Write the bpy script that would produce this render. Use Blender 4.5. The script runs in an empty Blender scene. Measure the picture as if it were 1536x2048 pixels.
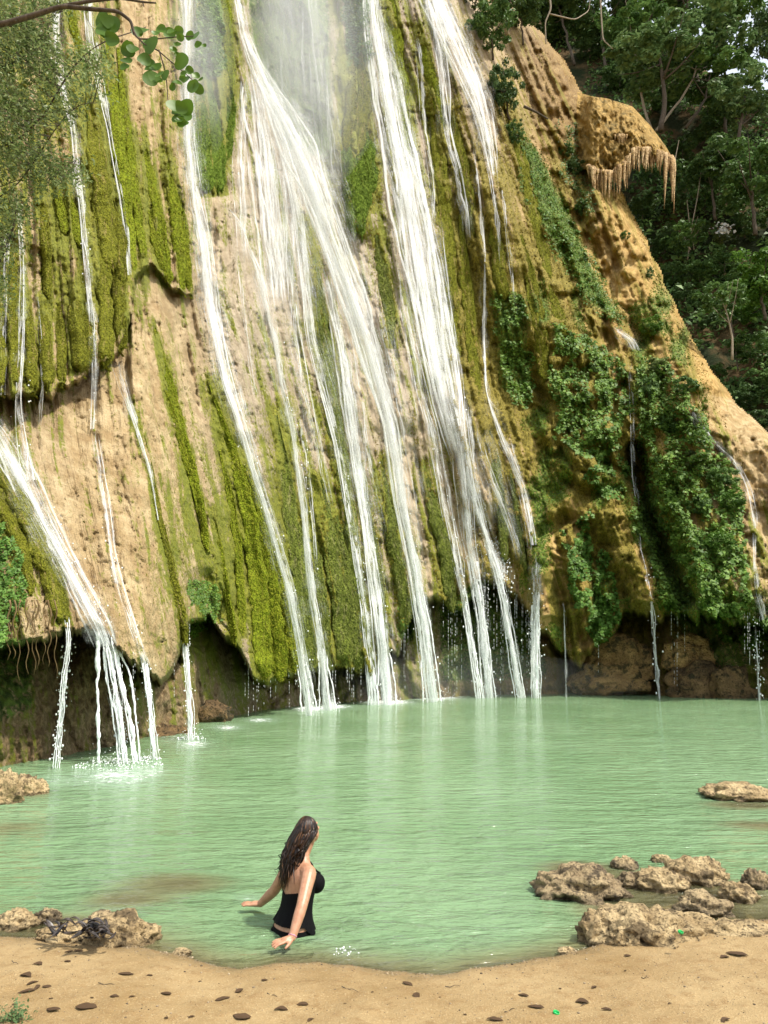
import bpy, math, random
import numpy as np
from math import radians as R
random.seed(7); rng = np.random.default_rng(11)
scene = bpy.context.scene
col = scene.collection

# ------------------------------------------------------------------ camera, sky, sun, exposure
CAM_Z = 2.0; PITCH = R(11.0); F = 1538.0; CX, CY = 768.0, 1024.0      # photograph pixels
cd = bpy.data.cameras.new('camera'); cam = bpy.data.objects.new('camera', cd); col.objects.link(cam)
cd.sensor_fit = 'VERTICAL'; cd.sensor_height = 36.0; cd.lens = 36.0 * F / 2048.0
cd.clip_start = 0.05; cd.clip_end = 3000
cam.location = (0, 0, CAM_Z); cam.rotation_euler = (R(90) + PITCH, 0, 0)
scene.camera = cam

SUN_EL, SUN_AZ = R(58), R(118)            # azimuth clockwise from the viewing direction: from the right
world = bpy.data.worlds.new('World'); scene.world = world; world.use_nodes = True
wn = world.node_tree.nodes; wl = world.node_tree.links
sky = wn.new('ShaderNodeTexSky'); sky.sky_type = 'NISHITA'; sky.sun_disc = False
sky.sun_elevation = SUN_EL; sky.sun_rotation = SUN_AZ; sky.dust_density = 3.0; sky.ozone_density = 0.6
haze_mix = wn.new('ShaderNodeMix'); haze_mix.data_type = 'RGBA'; haze_mix.inputs[0].default_value = 0.55      # bright hazy overcast mixed into the blue
haze_mix.inputs[7].default_value = (6.2, 6.4, 6.6, 1); wl.new(sky.outputs[0], haze_mix.inputs[6])
bg = wn['Background']; wl.new(haze_mix.outputs[2], bg.inputs[0]); bg.inputs[1].default_value = 0.13
ld = bpy.data.lights.new('sun', 'SUN'); ld.energy = 3.2; ld.angle = R(3.0); ld.color = (1.0, 0.94, 0.84)
sun = bpy.data.objects.new('sun', ld); col.objects.link(sun)
sun.rotation_euler = (R(90) - SUN_EL, 0, -SUN_AZ + math.pi)
scene.view_settings.view_transform = 'Standard'; scene.view_settings.look = 'None'
scene.view_settings.gamma = 1.0; scene.view_settings.use_curve_mapping = False
scene.view_settings.exposure = 0.85
scene.render.engine = 'CYCLES'
cy = scene.cycles
cy.use_denoising = True; cy.denoiser = 'OPENIMAGEDENOISE'; cy.denoising_input_passes = 'RGB_ALBEDO_NORMAL'
cy.max_bounces = 6; cy.diffuse_bounces = 3; cy.glossy_bounces = 2; cy.transmission_bounces = 3
cy.transparent_max_bounces = 24; cy.volume_bounces = 1
cy.caustics_reflective = False; cy.caustics_refractive = False

# ------------------------------------------------------------------ numpy helpers
CP, SP = math.cos(PITCH), math.sin(PITCH)
def P(px, py, d):
    """World point seen at photograph pixel (px, py) at the horizontal distance d ahead."""
    px = np.asarray(px, float); py = np.asarray(py, float); d = np.asarray(d, float)
    a = (px - CX) / F; b = (CY - py) / F
    wy = CP - SP * b; wz = SP + CP * b
    k = d / wy
    return np.stack(np.broadcast_arrays(a * k, d, CAM_Z + wz * k), -1)
def dist_at_z(py, z):
    b = (CY - py) / F
    return (z - CAM_Z) * (CP - SP * b) / (SP + CP * b)
def G(px, py, z=0.0):
    return P(px, py, dist_at_z(py, z))
def pix(X, Y, Z):
    dz = Z - CAM_Z
    fw = Y * CP + dz * SP; up = -Y * SP + dz * CP
    return CX + F * X / fw, CY - F * up / fw
def hash2(ix, iy, s):
    h = (ix.astype(np.int64) * 374761393 + iy.astype(np.int64) * 668265263 + s * 1442695041) & 0xFFFFFFFF
    h = ((h ^ (h >> 13)) * 1274126177) & 0xFFFFFFFF
    h = ((h ^ (h >> 16)) * 2246822519) & 0xFFFFFFFF
    return ((h ^ (h >> 15)) & 0xFFFFFF) / float(0xFFFFFF)
def vn(x, y, s=0):
    x, y = np.broadcast_arrays(np.asarray(x, float), np.asarray(y, float))
    ix = np.floor(x); iy = np.floor(y); fx = x - ix; fy = y - iy
    fx = fx * fx * fx * (fx * (fx * 6 - 15) + 10); fy = fy * fy * fy * (fy * (fy * 6 - 15) + 10)
    a = hash2(ix, iy, s); b = hash2(ix + 1, iy, s); c = hash2(ix, iy + 1, s); d = hash2(ix + 1, iy + 1, s)
    return (a + (b - a) * fx) * (1 - fy) + (c + (d - c) * fx) * fy
def fbm(x, y, s=0, o=4, g=0.5):
    t = 0; a = 1.0; n = 0
    for k in range(o):
        t = t + a * vn(x * 2 ** k + 17.3 * k, y * 2 ** k - 9.1 * k, s + k); n += a; a *= g
    return t / n
def vn3(p, s=0):
    i = np.floor(p); f = p - i; f = f * f * (3 - 2 * f)
    def h(dx, dy, dz): return hash2(i[:, 0] + dx + 57 * (i[:, 2] + dz), i[:, 1] + dy + 131 * (i[:, 2] + dz), s)
    def l(a, b, t): return a + (b - a) * t
    x0 = l(l(h(0,0,0), h(1,0,0), f[:,0]), l(h(0,1,0), h(1,1,0), f[:,0]), f[:,1])
    x1 = l(l(h(0,0,1), h(1,0,1), f[:,0]), l(h(0,1,1), h(1,1,1), f[:,0]), f[:,1])
    return l(x0, x1, f[:, 2])
def fbm3(p, s=0, o=4, g=0.5):
    t = 0; a = 1.0; n = 0
    for k in range(o): t = t + a * vn3(p * 2 ** k + 3.7 * k, s + k); n += a; a *= g
    return t / n
def ss(a, b, x):
    t = np.clip((x - a) / (b - a), 0, 1); return t * t * (3 - 2 * t)
def blur(a, n):
    k = np.ones(n) / n
    for ax in (0, 1):
        pad = [(0, 0), (0, 0)]; pad[ax] = (n // 2, n - 1 - n // 2)
        b = np.pad(a, pad, mode='edge'); c = np.cumsum(b, ax)
        z = np.zeros_like(np.take(c, [0], ax)); c = np.concatenate([z, c], ax)
        L = a.shape[ax]
        a = (np.take(c, range(n, n + L), ax) - np.take(c, range(0, L), ax)) / n
    return a
def bil(a, x0, y0, st, x, y):
    u = np.clip((np.asarray(x, float) - x0) / st, 0, a.shape[1] - 1.001); v = np.clip((np.asarray(y, float) - y0) / st, 0, a.shape[0] - 1.001)
    i = u.astype(int); j = v.astype(int); u = u - i; v = v - j
    return (a[j, i] * (1 - u) + a[j, i + 1] * u) * (1 - v) + (a[j + 1, i] * (1 - u) + a[j + 1, i + 1] * u) * v
def polydist(x, y, pts):
    """distance to a polyline and the running parameter 0..1 along it"""
    best = np.full(np.shape(x), 1e9); tt = np.zeros(np.shape(x))
    pts = np.asarray(pts, float); seg = np.hypot(*np.diff(pts, axis=0).T); tot = seg.sum(); acc = 0
    for (a, b, L) in zip(pts[:-1], pts[1:], seg):
        dx, dy = b - a; t = np.clip(((x - a[0]) * dx + (y - a[1]) * dy) / (L * L), 0, 1)
        d = np.hypot(x - a[0] - t * dx, y - a[1] - t * dy)
        m = d < best; best = np.where(m, d, best); tt = np.where(m, (acc + t * L) / tot, tt); acc += L
    return best, tt
def inpoly(x, y, pts):
    c = np.zeros(np.shape(x), bool); n = len(pts)
    for i in range(n):
        (x1, y1), (x2, y2) = pts[i], pts[i - 1]
        if y1 == y2: continue
        c ^= ((y1 > y) != (y2 > y)) & (x < (x2 - x1) * (y - y1) / (y2 - y1) + x1)
    return c
def resample(pts, step):
    pts = np.asarray(pts, float); seg = np.hypot(*np.diff(pts[:, :2], axis=0).T); s = np.r_[0, np.cumsum(seg)]
    n = max(4, int(s[-1] / step) + 1); t = np.linspace(0, s[-1], n)
    out = np.stack([np.interp(t, s, pts[:, k]) for k in range(pts.shape[1])], 1)
    if len(pts) > 2:                                   # round the corners
        w = max(1, int(min(seg) / step / 2.5))
        ext = np.r_[np.repeat(out[:1], w, 0), out, np.repeat(out[-1:], w, 0)]
        k = np.ones(2 * w + 1) / (2 * w + 1)
        sm = np.stack([np.convolve(ext[:, i], k, 'valid') for i in range(out.shape[1])], 1)
        sm[0] = out[0]; sm[-1] = out[-1]; out = sm
    return out

# ------------------------------------------------------------------ object helpers
def mk(name, verts, faces, mat=None, parent=None, smooth=True, attrs=None, uv=None):
    verts = np.ascontiguousarray(np.asarray(verts, np.float32).reshape(-1, 3))
    me = bpy.data.meshes.new(name)
    if isinstance(faces, np.ndarray):
        k = faces.shape[1]; n = len(faces)
        me.vertices.add(len(verts)); me.vertices.foreach_set('co', verts.ravel())
        me.loops.add(n * k); me.loops.foreach_set('vertex_index', faces.astype(np.int32).ravel())
        me.polygons.add(n); me.polygons.foreach_set('loop_start', np.arange(0, n * k, k, dtype=np.int32))
        try: me.polygons.foreach_set('loop_total', np.full(n, k, np.int32))
        except Exception: pass
        me.update(calc_edges=True)
    else:
        me.from_pydata(verts.tolist(), [], faces); me.update()
    if smooth: me.polygons.foreach_set('use_smooth', np.ones(len(me.polygons), bool))
    for k, v in (attrs or {}).items():
        v = np.asarray(v, np.float32)
        if v.ndim == 1: at = me.attributes.new(k, 'FLOAT', 'POINT'); at.data.foreach_set('value', v)
        else: at = me.attributes.new(k, 'FLOAT_VECTOR', 'POINT'); at.data.foreach_set('vector', v.ravel())
    if mat: me.materials.append(mat)
    o = bpy.data.objects.new(name, me); col.objects.link(o)
    if parent: o.parent = parent; o.matrix_parent_inverse = parent.matrix_basis.inverted() if parent.type == 'EMPTY' else o.matrix_parent_inverse
    return o
def tag(o, label=None, cat=None, group=None, kind=None):
    if label: o['label'] = label
    if cat: o['category'] = cat
    if group: o['group'] = group
    if kind: o['kind'] = kind
    return o
def empty(name, loc, label=None, cat=None, group=None):
    o = bpy.data.objects.new(name, None); col.objects.link(o)
    o.location = tuple(float(v) for v in loc); o.empty_display_size = 0.1
    return tag(o, label, cat, group)
def grid_faces(nr, nc, wrap=False):
    r = np.arange(nr - 1)[:, None]; c = np.arange(nc if wrap else nc - 1)[None, :]
    a = r * nc + c; b = r * nc + (c + 1) % nc
    return np.stack([a, b, b + nc, a + nc], -1).reshape(-1, 4)
def tube(pts, rad, n=6):
    """closed tapered tube through 3D points -> verts, quad faces (tips collapse to the last ring)"""
    pts = np.asarray(pts, float); rad = np.broadcast_to(np.asarray(rad, float), (len(pts),))
    t = np.gradient(pts, axis=0); t /= np.linalg.norm(t, axis=1, keepdims=True) + 1e-9
    ref = np.array([0.3, 0.2, 1.0]) if abs(t[:, 2]).mean() < 0.8 else np.array([1.0, 0.3, 0.1])
    u = np.cross(t, ref); u /= np.linalg.norm(u, axis=1, keepdims=True) + 1e-9; w = np.cross(t, u)
    a = np.linspace(0, 2 * np.pi, n, endpoint=False)
    ring = u[:, None] * np.cos(a)[None, :, None] + w[:, None] * np.sin(a)[None, :, None]
    v = pts[:, None] + ring * rad[:, None, None]
    v = np.concatenate([np.repeat(pts[:1, None], n, 1), v, np.repeat(pts[-1:, None], n, 1)], 0)
    return v.reshape(-1, 3), grid_faces(len(v), n, True)
def merge(parts):
    V = []; Fc = []; k = 0
    for v, f in parts: V.append(v); Fc.append(f + k); k += len(v)
    return np.concatenate(V), np.concatenate(Fc)
def icos(sub=3):
    import bmesh
    bm = bmesh.new(); bmesh.ops.create_icosphere(bm, subdivisions=sub, radius=1.0)
    v = np.array([x.co[:] for x in bm.verts]); f = np.array([[q.index for q in p.verts] for p in bm.faces]); bm.free()
    return v, f
ICO = {k: icos(k) for k in (1, 2, 3, 4, 5)}

# ------------------------------------------------------------------ materials
class NT:
    def __init__(s, name):
        s.m = bpy.data.materials.new(name); s.m.use_nodes = True; s.t = s.m.node_tree; s.n = s.t.nodes; s.l = s.t.links
        s.b = s.n['Principled BSDF']; s.out = s.n['Material Output']
    def new(s, ty, **kw):
        n = s.n.new(ty)
        for k, v in kw.items(): setattr(n, k, v)
        return n
    def link(s, a, b): s.l.new(a, b)
    def put(s, sock, v):
        if hasattr(v, 'is_output') or isinstance(v, bpy.types.NodeSocket): s.l.new(v, sock)
        elif isinstance(v, tuple) and sock.type == 'RGBA' and len(v) == 3: sock.default_value = (*v, 1)
        else: sock.default_value = v
    def attr(s, name, vec=False):
        n = s.new('ShaderNodeAttribute'); n.attribute_name = name; return n.outputs['Vector' if vec else 'Fac']
    def pos(s, kind='Object'): return s.new('ShaderNodeTexCoord').outputs[kind]
    def scale(s, v, sc):
        n = s.new('ShaderNodeMapping'); s.l.new(v, n.inputs[0]); n.inputs['Scale'].default_value = sc; return n.outputs[0]
    def noise(s, v, sc, det=4, rough=0.55, dist=0.0, col=False):
        n = s.new('ShaderNodeTexNoise'); s.l.new(v, n.inputs['Vector']); n.inputs['Scale'].default_value = sc
        n.inputs['Detail'].default_value = det; n.inputs['Roughness'].default_value = rough; n.inputs['Distortion'].default_value = dist
        return n.outputs['Color' if col else 0]
    def vor(s, v, sc, feat='F1', out='Distance'):
        n = s.new('ShaderNodeTexVoronoi'); n.feature = feat; s.l.new(v, n.inputs['Vector']); n.inputs['Scale'].default_value = sc
        return n.outputs[out]
    def math(s, op, a, b=0.0, c=None, clamp=False):
        n = s.new('ShaderNodeMath', operation=op, use_clamp=clamp); s.put(n.inputs[0], a); s.put(n.inputs[1], b)
        if c is not None: s.put(n.inputs[2], c)
        return n.outputs[0]
    def ramp(s, v, a, b, lo=0.0, hi=1.0, smooth=True):
        n = s.new('ShaderNodeMapRange'); n.interpolation_type = 'SMOOTHSTEP' if smooth else 'LINEAR'
        s.put(n.inputs[0], v); n.inputs[1].default_value = a; n.inputs[2].default_value = b; n.inputs[3].default_value = lo; n.inputs[4].default_value = hi
        return n.outputs[0]
    def mix(s, f, a, b, mode='MIX'):
        n = s.new('ShaderNodeMix', data_type='RGBA', blend_type=mode); n.clamp_factor = True
        s.put(n.inputs[0], f); s.put(n.inputs[6], a); s.put(n.inputs[7], b); return n.outputs[2]
    def bump(s, h, strength=0.5, dist=0.05, nrm=None):
        n = s.new('ShaderNodeBump'); n.inputs['Strength'].default_value = strength; n.inputs['Distance'].default_value = dist
        s.l.new(h, n.inputs['Height'])
        if nrm: s.l.new(nrm, n.inputs['Normal'])
        return n.outputs[0]
    def done(s, color=None, rough=None, normal=None, spec=0.3, **kw):
        if color is not None: s.put(s.b.inputs['Base Color'], color)
        if rough is not None: s.put(s.b.inputs['Roughness'], rough)
        if normal is not None: s.l.new(normal, s.b.inputs['Normal'])
        s.b.inputs['Specular IOR Level'].default_value = spec
        for k, v in kw.items(): s.put(s.b.inputs[k], v)
        return s.m

def mat_cliff():
    t = NT('tufa cliff'); fl = t.attr('flow', True); ob = t.pos()
    st = t.noise(t.scale(fl, (7.0, 0.75, 1)), 1.0, 5, 0.6, 0.6)          # streaks along the fall of the water
    st2 = t.noise(t.scale(fl, (22.0, 2.0, 1)), 1.0, 3, 0.6, 0.3)
    lump = t.noise(ob, 1.3, 6, 0.62); fine = t.noise(ob, 7.0, 5, 0.65)
    moss, green, wet, hue, brown_tone = (t.attr(k) for k in ('moss', 'green', 'wet', 'hue', 'brown_tone'))
    gold = t.attr('gold')
    warm = t.mix(t.ramp(lump, .35, .7), (.36, .24, .10), (.60, .46, .245))
    warm = t.mix(gold, warm, t.mix(t.ramp(lump, .35, .7), (.36, .215, .055), (.58, .40, .14)))
    pale = t.mix(t.ramp(st, .3, .7), (.34, .275, .195), (.62, .53, .41))
    rock = t.mix(hue, warm, pale)
    rock = t.mix(t.ramp(st2, .56, .74, 0, .5), rock, (.20, .13, .065))
    rock = t.mix(t.ramp(fine, .56, .70, 0, .6), rock, (.15, .10, .05))
    pit = t.noise(ob, 16.0, 4, .7, .8); rock = t.mix(t.math('MULTIPLY', t.ramp(pit, .60, .70, 0, .7), t.ramp(hue, .4, .9, 1, .25)), rock, (.085, .055, .03))
    rock = t.mix(t.ramp(t.noise(ob, .45, 4, .6), .50, .70, 0, .35), rock, (.32, .235, .11))
    rock = t.mix(t.math('MULTIPLY', brown_tone, t.ramp(fine, .3, .6)), rock, (.14, .085, .035))
    mcol = t.mix(t.ramp(fine, .35, .65), (.10, .105, .010), (.27, .26, .025))
    mcol = t.mix(t.ramp(st, .35, .68, 0, .6), mcol, (.19, .22, .022))
    mcol = t.mix(t.math('MULTIPLY', gold, .8), mcol, t.mix(t.ramp(fine, .35, .65), (.12, .085, .012), (.32, .235, .04)))
    mm = t.math('ADD', moss, t.math('MULTIPLY', t.math('SUBTRACT', st, .5), 1.5))
    mm = t.math('ADD', mm, t.math('MULTIPLY', t.math('SUBTRACT', fine, .5), .8))
    c = t.mix(t.ramp(mm, .42, .66), rock, mcol)
    gm = t.math('ADD', green, t.math('MULTIPLY', t.math('SUBTRACT', fine, .5), 1.2))
    gcol = t.mix(t.ramp(t.noise(ob, 5, 4), .35, .65), (.045, .085, .012), (.15, .24, .030))
    c = t.mix(t.ramp(gm, .4, .62), c, gcol)
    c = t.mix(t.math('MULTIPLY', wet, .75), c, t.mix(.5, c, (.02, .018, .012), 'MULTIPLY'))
    h = t.math('ADD', t.math('MULTIPLY', fine, .5), t.math('MULTIPLY', st2, .5))
    h = t.math('ADD', h, t.math('MULTIPLY', t.noise(ob, 18, 4, .7), .3))
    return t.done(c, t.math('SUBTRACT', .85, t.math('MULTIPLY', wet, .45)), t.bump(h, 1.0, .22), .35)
def mat_moss(name, lo, hi, tan, sc=9.0):
    t = NT(name); ob = t.pos(); fl = t.attr('flow', True)
    g = t.noise(ob, sc, 5, .7); v = t.vor(ob, sc * 2.2)
    st = t.noise(t.scale(fl, (3.0, .25, 1)), 1.0, 4, .6, .4)
    c = t.mix(t.ramp(g, .32, .68), lo, hi)
    c = t.mix(t.ramp(st, .52, .70, 0, .75), c, tan)
    c = t.mix(t.ramp(st, .22, .40, .8, 0), c, tuple(x * .45 for x in lo))
    h = t.math('ADD', t.math('MULTIPLY', g, .6), t.math('MULTIPLY', v, -.6))
    h = t.math('ADD', h, t.math('MULTIPLY', st, 1.2))
    return t.done(c, .95, t.bump(h, 1.0, .10), .1)
def mat_rock(name, lo, hi, dark, sc=3.0, wetz=None):
    t = NT(name); g = t.new('ShaderNodeNewGeometry')
    ps = g.outputs['Position']
    a = t.noise(ps, sc, 6, .65); f = t.noise(ps, sc * 7, 6, .7); p = t.vor(ps, sc * 9)
    c = t.mix(t.ramp(a, .35, .65), lo, hi)
    c = t.mix(t.ramp(t.noise(ps, sc * 1.7, 5, .7), .50, .62, 0, .9), c, dark)
    c = t.mix(t.ramp(f, .55, .72, 0, .6), c, dark)
    ro = .85
    if wetz is not None:                                     # damp stone near the waterline
        sep = t.new('ShaderNodeSeparateXYZ'); t.link(ps, sep.inputs[0])
        w = t.ramp(t.math('ADD', sep.outputs[2], t.math('MULTIPLY', f, .06)), wetz, wetz + .06, 1, 0)
        c = t.mix(t.math('MULTIPLY', w, .55), c, tuple(x * .6 for x in dark)); ro = t.math('SUBTRACT', .85, t.math('MULTIPLY', w, .4))
    pit = t.noise(ps, sc * 13, 4, .65, .6); c = t.mix(t.ramp(pit, .56, .66, 0, .8), c, tuple(x * .7 for x in dark))
    h = t.math('ADD', t.math('MULTIPLY', f, 1.0), t.math('MULTIPLY', p, .5)); h = t.math('SUBTRACT', h, t.math('MULTIPLY', t.ramp(pit, .54, .68), .6))
    return t.done(c, ro, t.bump(h, 1.0, .11 / sc), .3)
def mat_leaf(name, lo, hi, rough=.55, trans=.25, spec=.3):
    t = NT(name); g = t.new('ShaderNodeNewGeometry'); rnd = g.outputs['Random Per Island']
    c = t.mix(rnd, lo, hi)
    c = t.mix(t.ramp(t.noise(t.pos(), .8, 2), .3, .7, 0, .5), c, tuple(x * .6 for x in lo))
    t.done(c, rough, None, spec)
    tr = t.new('ShaderNodeBsdfTranslucent'); t.link(c, tr.inputs[0])
    mx = t.new('ShaderNodeMixShader'); mx.inputs[0].default_value = trans
    t.link(t.b.outputs[0], mx.inputs[1]); t.link(tr.outputs[0], mx.inputs[2]); t.link(mx.outputs[0], t.out.inputs[0])
    return t.m
def mat_bark(name, lo, hi):
    t = NT(name); ob = t.pos(); a = t.noise(t.scale(ob, (6, 6, 1.2)), 3, 5, .7)
    return t.done(t.mix(t.ramp(a, .3, .7), lo, hi), .9, t.bump(a, .6, .03), .15)
def mat_fall(name, fine=1.0, gain=2.2, bias=0.0, tint=(.93, .95, .95), grain=False):
    """white broken water: streaky coverage from a noise drawn out along the flow"""
    t = NT(name); fl = t.attr('flow', True); d = t.attr('dens')
    n1 = t.noise(t.scale(fl, (3.2 * fine, .08, 1)), 1.0, 4, .65, .25)
    n2 = t.noise(t.scale(fl, (10.0 * fine, .5, 1)), 1.0, 4, .75, .5)
    n = t.math('ADD', t.math('MULTIPLY', n1, .6), t.math('MULTIPLY', n2, .4))
    if grain: n = t.math('ADD', t.math('MULTIPLY', n, .62), t.math('MULTIPLY', t.noise(t.scale(fl, (6, 3.4, 1)), 1.0, 4, .8), .38))
    a = t.math('ADD', t.math('MULTIPLY', t.math('SUBTRACT', n, .5 - bias), gain * 2), d)
    a = t.math('MULTIPLY', t.ramp(a, .05, 1.0), t.ramp(d, 0.0, .30))
    t.done(tint, .5, t.bump(n2, .5, .05), .3)
    tl = t.new('ShaderNodeBsdfTranslucent'); tl.inputs[0].default_value = (*tint, 1)
    m1 = t.new('ShaderNodeMixShader'); m1.inputs[0].default_value = .45
    t.link(t.b.outputs[0], m1.inputs[1]); t.link(tl.outputs[0], m1.inputs[2])
    tp = t.new('ShaderNodeBsdfTransparent'); m2 = t.new('ShaderNodeMixShader')
    t.link(a, m2.inputs[0]); t.link(tp.outputs[0], m2.inputs[1]); t.link(m1.outputs[0], m2.inputs[2]); t.link(m2.outputs[0], t.out.inputs[0])
    return t.m
def mat_plain(name, c, rough=.6, spec=.3, var=.2, sc=20, bump=0.0):
    t = NT(name); a = t.noise(t.pos(), sc, 4, .6)
    cc = t.mix(t.ramp(a, .3, .7), tuple(x * (1 - var) for x in c), tuple(min(1, x * (1 + var)) for x in c))
    return t.done(cc, rough, t.bump(a, bump, .01) if bump else None, spec)
M = {}
M['cliff'] = mat_cliff()
M['moss_olive'] = mat_moss('olive moss', (.085, .095, .010), (.23, .235, .022), (.34, .25, .10))
M['moss_bright'] = mat_moss('bright moss', (.10, .135, .008), (.27, .32, .020), (.24, .22, .04))
M['moss_green'] = mat_moss('green moss', (.075, .125, .014), (.19, .28, .035), (.17, .20, .03))
M['moss_wet'] = mat_moss('wet moss', (.075, .095, .014), (.18, .215, .035), (.30, .26, .13), 6)
M['fall'] = mat_fall('falling water', 1.0, 2.4)
M['veil'] = mat_fall('thin water veil', .9, 1.5, -.03, (.92, .95, .95), True)
M['strand'] = mat_fall('bright water strand', .7, 1.6, .02)
M['spray'] = mat_plain('white spray', (.92, .94, .94), .35, .4, .03)
M['rock_shore'] = mat_rock('shore rock', (.33, .235, .115), (.54, .41, .22), (.11, .078, .040), 3.0, .03)
M['rock_dark'] = mat_rock('weathered rock', (.26, .19, .105), (.46, .35, .19), (.075, .056, .034), 3.4, .05)
M['rock_cave'] = mat_rock('wet shaded cave rock', (.10, .065, .03), (.26, .165, .07), (.03, .03, .013), .9)  # wet brown stone, colour lowered further to stand for the cave's shadow
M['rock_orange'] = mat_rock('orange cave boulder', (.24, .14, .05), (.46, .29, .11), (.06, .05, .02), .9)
M['tuft_olive'] = mat_leaf('olive moss tuft', (.09, .10, .010), (.26, .26, .026), .9, .15, .1)
M['tuft_bright'] = mat_leaf('bright moss tuft', (.11, .13, .010), (.30, .315, .026), .9, .15, .1)
M['tuft_green'] = mat_leaf('green moss tuft', (.07, .12, .014), (.19, .27, .035), .9, .15, .1)
M['tuft_wet'] = mat_leaf('wet moss tuft', (.075, .095, .014), (.20, .23, .04), .8, .15, .2)
M['tuft_gold'] = mat_leaf('golden moss tuft', (.12, .095, .012), (.32, .26, .04), .9, .15, .1)
M['ochre'] = mat_rock('ochre tufa', (.34, .21, .05), (.52, .34, .10), (.17, .12, .03), .55)
M['stalactite'] = mat_rock('stalactite tufa', (.46, .30, .13), (.66, .48, .26), (.32, .19, .08), .6)
M['bark'] = mat_bark('bark', (.045, .035, .025), (.13, .105, .08))
M['bark_pale'] = mat_bark('pale bark', (.16, .13, .09), (.38, .32, .24))
M['root'] = mat_bark('root', (.10, .065, .03), (.22, .15, .07))
M['leaf_dark'] = mat_leaf('dark leaf', (.048, .10, .028), (.14, .23, .068))
M['leaf_mid'] = mat_leaf('mid leaf', (.065, .14, .034), (.19, .31, .085))
M['leaf_light'] = mat_leaf('light leaf', (.09, .17, .06), (.24, .35, .13))
M['leaf_bright'] = mat_leaf('bright leaf', (.06, .15, .016), (.17, .31, .05))
M['leaf_creeper'] = mat_leaf('creeper leaf', (.06, .14, .016), (.22, .36, .055))
M['leaf_grey'] = mat_leaf('greyish leaf', (.08, .14, .03), (.38, .45, .18), .42, .4)
M['leaf_round'] = mat_leaf('round leaf', (.045, .12, .012), (.16, .28, .03), .4, .4)
M['dead_leaf'] = mat_leaf('dead leaf', (.022, .014, .009), (.15, .085, .038), .7, .1)
M['cap'] = mat_plain('green plastic', (.02, .45, .11), .3, .5, .05)
# ------------------------------------------------------------------ beach and pool bed
SHORE = [(-500, 1905), (-200, 1880), (0, 1872), (120, 1880), (295, 1896), (350, 1906), (440, 1930), (480, 1938), (560, 1926), (640, 1926), (700, 1930), (770, 1942),
         (830, 1947), (890, 1946), (1000, 1929), (1100, 1913), (1165, 1897), (1230, 1880), (1300, 1868), (1400, 1850), (1536, 1838), (1800, 1800), (2300, 1740)]
_sw = np.array([G(x, y, .03) for x, y in SHORE])
def shore_y(x): return np.interp(x, _sw[:, 0], _sw[:, 1]) + .05 * (fbm(x * 2.3, x * 0 + 3, 5, 3) - .5) + .035 * (vn(x * 9, x * 0, 8) - .5)
SHOALS = [(350, 1765, .75, .50, .80), (250, 1800, .45, .30, .72), (20, 1655, 1.0, .9, .65), (60, 1590, .8, .8, .7), (1150, 1735, .55, .40, .80), (1300, 1770, .75, .6, .84), (1420, 1790, .8, .55, .86),
          (1250, 1815, .5, .25, .80), (1500, 1610, 1.1, .6, .85), (1380, 1830, .6, .25, .9), (100, 1850, .5, .3, .80), (1536, 1650, 1.0, .5, .75), (60, 1500, 2.0, 1.2, .6)]
_sh = [(*G(x, y, 0)[:2], a, b, h) for x, y, a, b, h in SHOALS]
def ground_z(x, y):
    s = shore_y(x) - y                                   # >0 on the beach
    up = .035 + .11 * (1 - np.exp(-np.maximum(s, 0) / .9)) + .02 * np.maximum(s - 1, 0)
    up = np.minimum(up, 1.4)
    w = np.maximum(-s, 0)
    dn = -.02 - .95 * (1 - np.exp(-w / .55)) - 1.2 * ss(1.5, 14, w)
    for (a, b, ra, rb, h) in _sh:
        k = np.exp(-(((x - a) / ra) ** 2 + ((y - b) / rb) ** 2) * 1.2)
        dn = dn * (1 - k * h)
    t = ss(-.02, .015, s)
    z = dn * (1 - t) + up * t
    z = z + (.055 * (fbm(x * 1.9, y * 1.9, 3, 4) - .5) + .022 * (fbm(x * 7, y * 7, 9, 3) - .5)) * np.where(s > 0, np.minimum(1, .25 + s), 1.6)
    return z
def axis(fine0, fine1, step, lo, hi):
    a = list(np.arange(fine0, fine1 + 1e-6, step)); s = step; x = fine1
    while x < hi: s *= 1.16; x += s; a.append(x)
    s = step; x = fine0
    while x > lo: s *= 1.16; x -= s; a.insert(0, x)
    return np.array(a)
gx = axis(-3.4, 4.2, .024, -260, 260); gy = axis(4.2, 7.6, .024, -200, 320)
XX, YY = np.meshgrid(gx, gy); ZZ = ground_z(XX, YY)
t = NT('wet sand'); g = t.new('ShaderNodeNewGeometry').outputs['Position']
a = t.noise(g, 1.1, 5, .6); b = t.noise(g, 9, 5, .7); c3 = t.noise(g, 90, 3, .7); pb = t.vor(g, 55)
cc = t.mix(t.ramp(a, .3, .7), (.27, .175, .070), (.38, .27, .128))
cc = t.mix(t.ramp(b, .48, .68, 0, .7), cc, (.24, .145, .055))
cc = t.mix(t.ramp(c3, .54, .70, 0, .55), cc, (.60, .48, .28))
cc = t.mix(t.ramp(t.noise(g, 140, 2, .6), .62, .72, 0, .8), cc, (.10, .065, .03))
sep = t.new('ShaderNodeSeparateXYZ'); t.link(g, sep.inputs[0])
wet = t.math('MULTIPLY', t.ramp(t.math('ADD', sep.outputs[2], t.math('MULTIPLY', b, .05)), .055, .085, 1, 0), t.ramp(sep.outputs[2], -.10, -.03))
cc = t.mix(t.math('MULTIPLY', wet, .6), cc, (.14, .095, .045))
hh = t.math('ADD', t.math('MULTIPLY', b, .7), t.math('MULTIPLY', c3, .35))
ro = t.ramp(t.math('ADD', a, t.math('MULTIPLY', wet, -.3)), .2, .6, .35, .8)
M['sand'] = t.done(cc, ro, t.bump(hh, 1.0, .03), .35)
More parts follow.
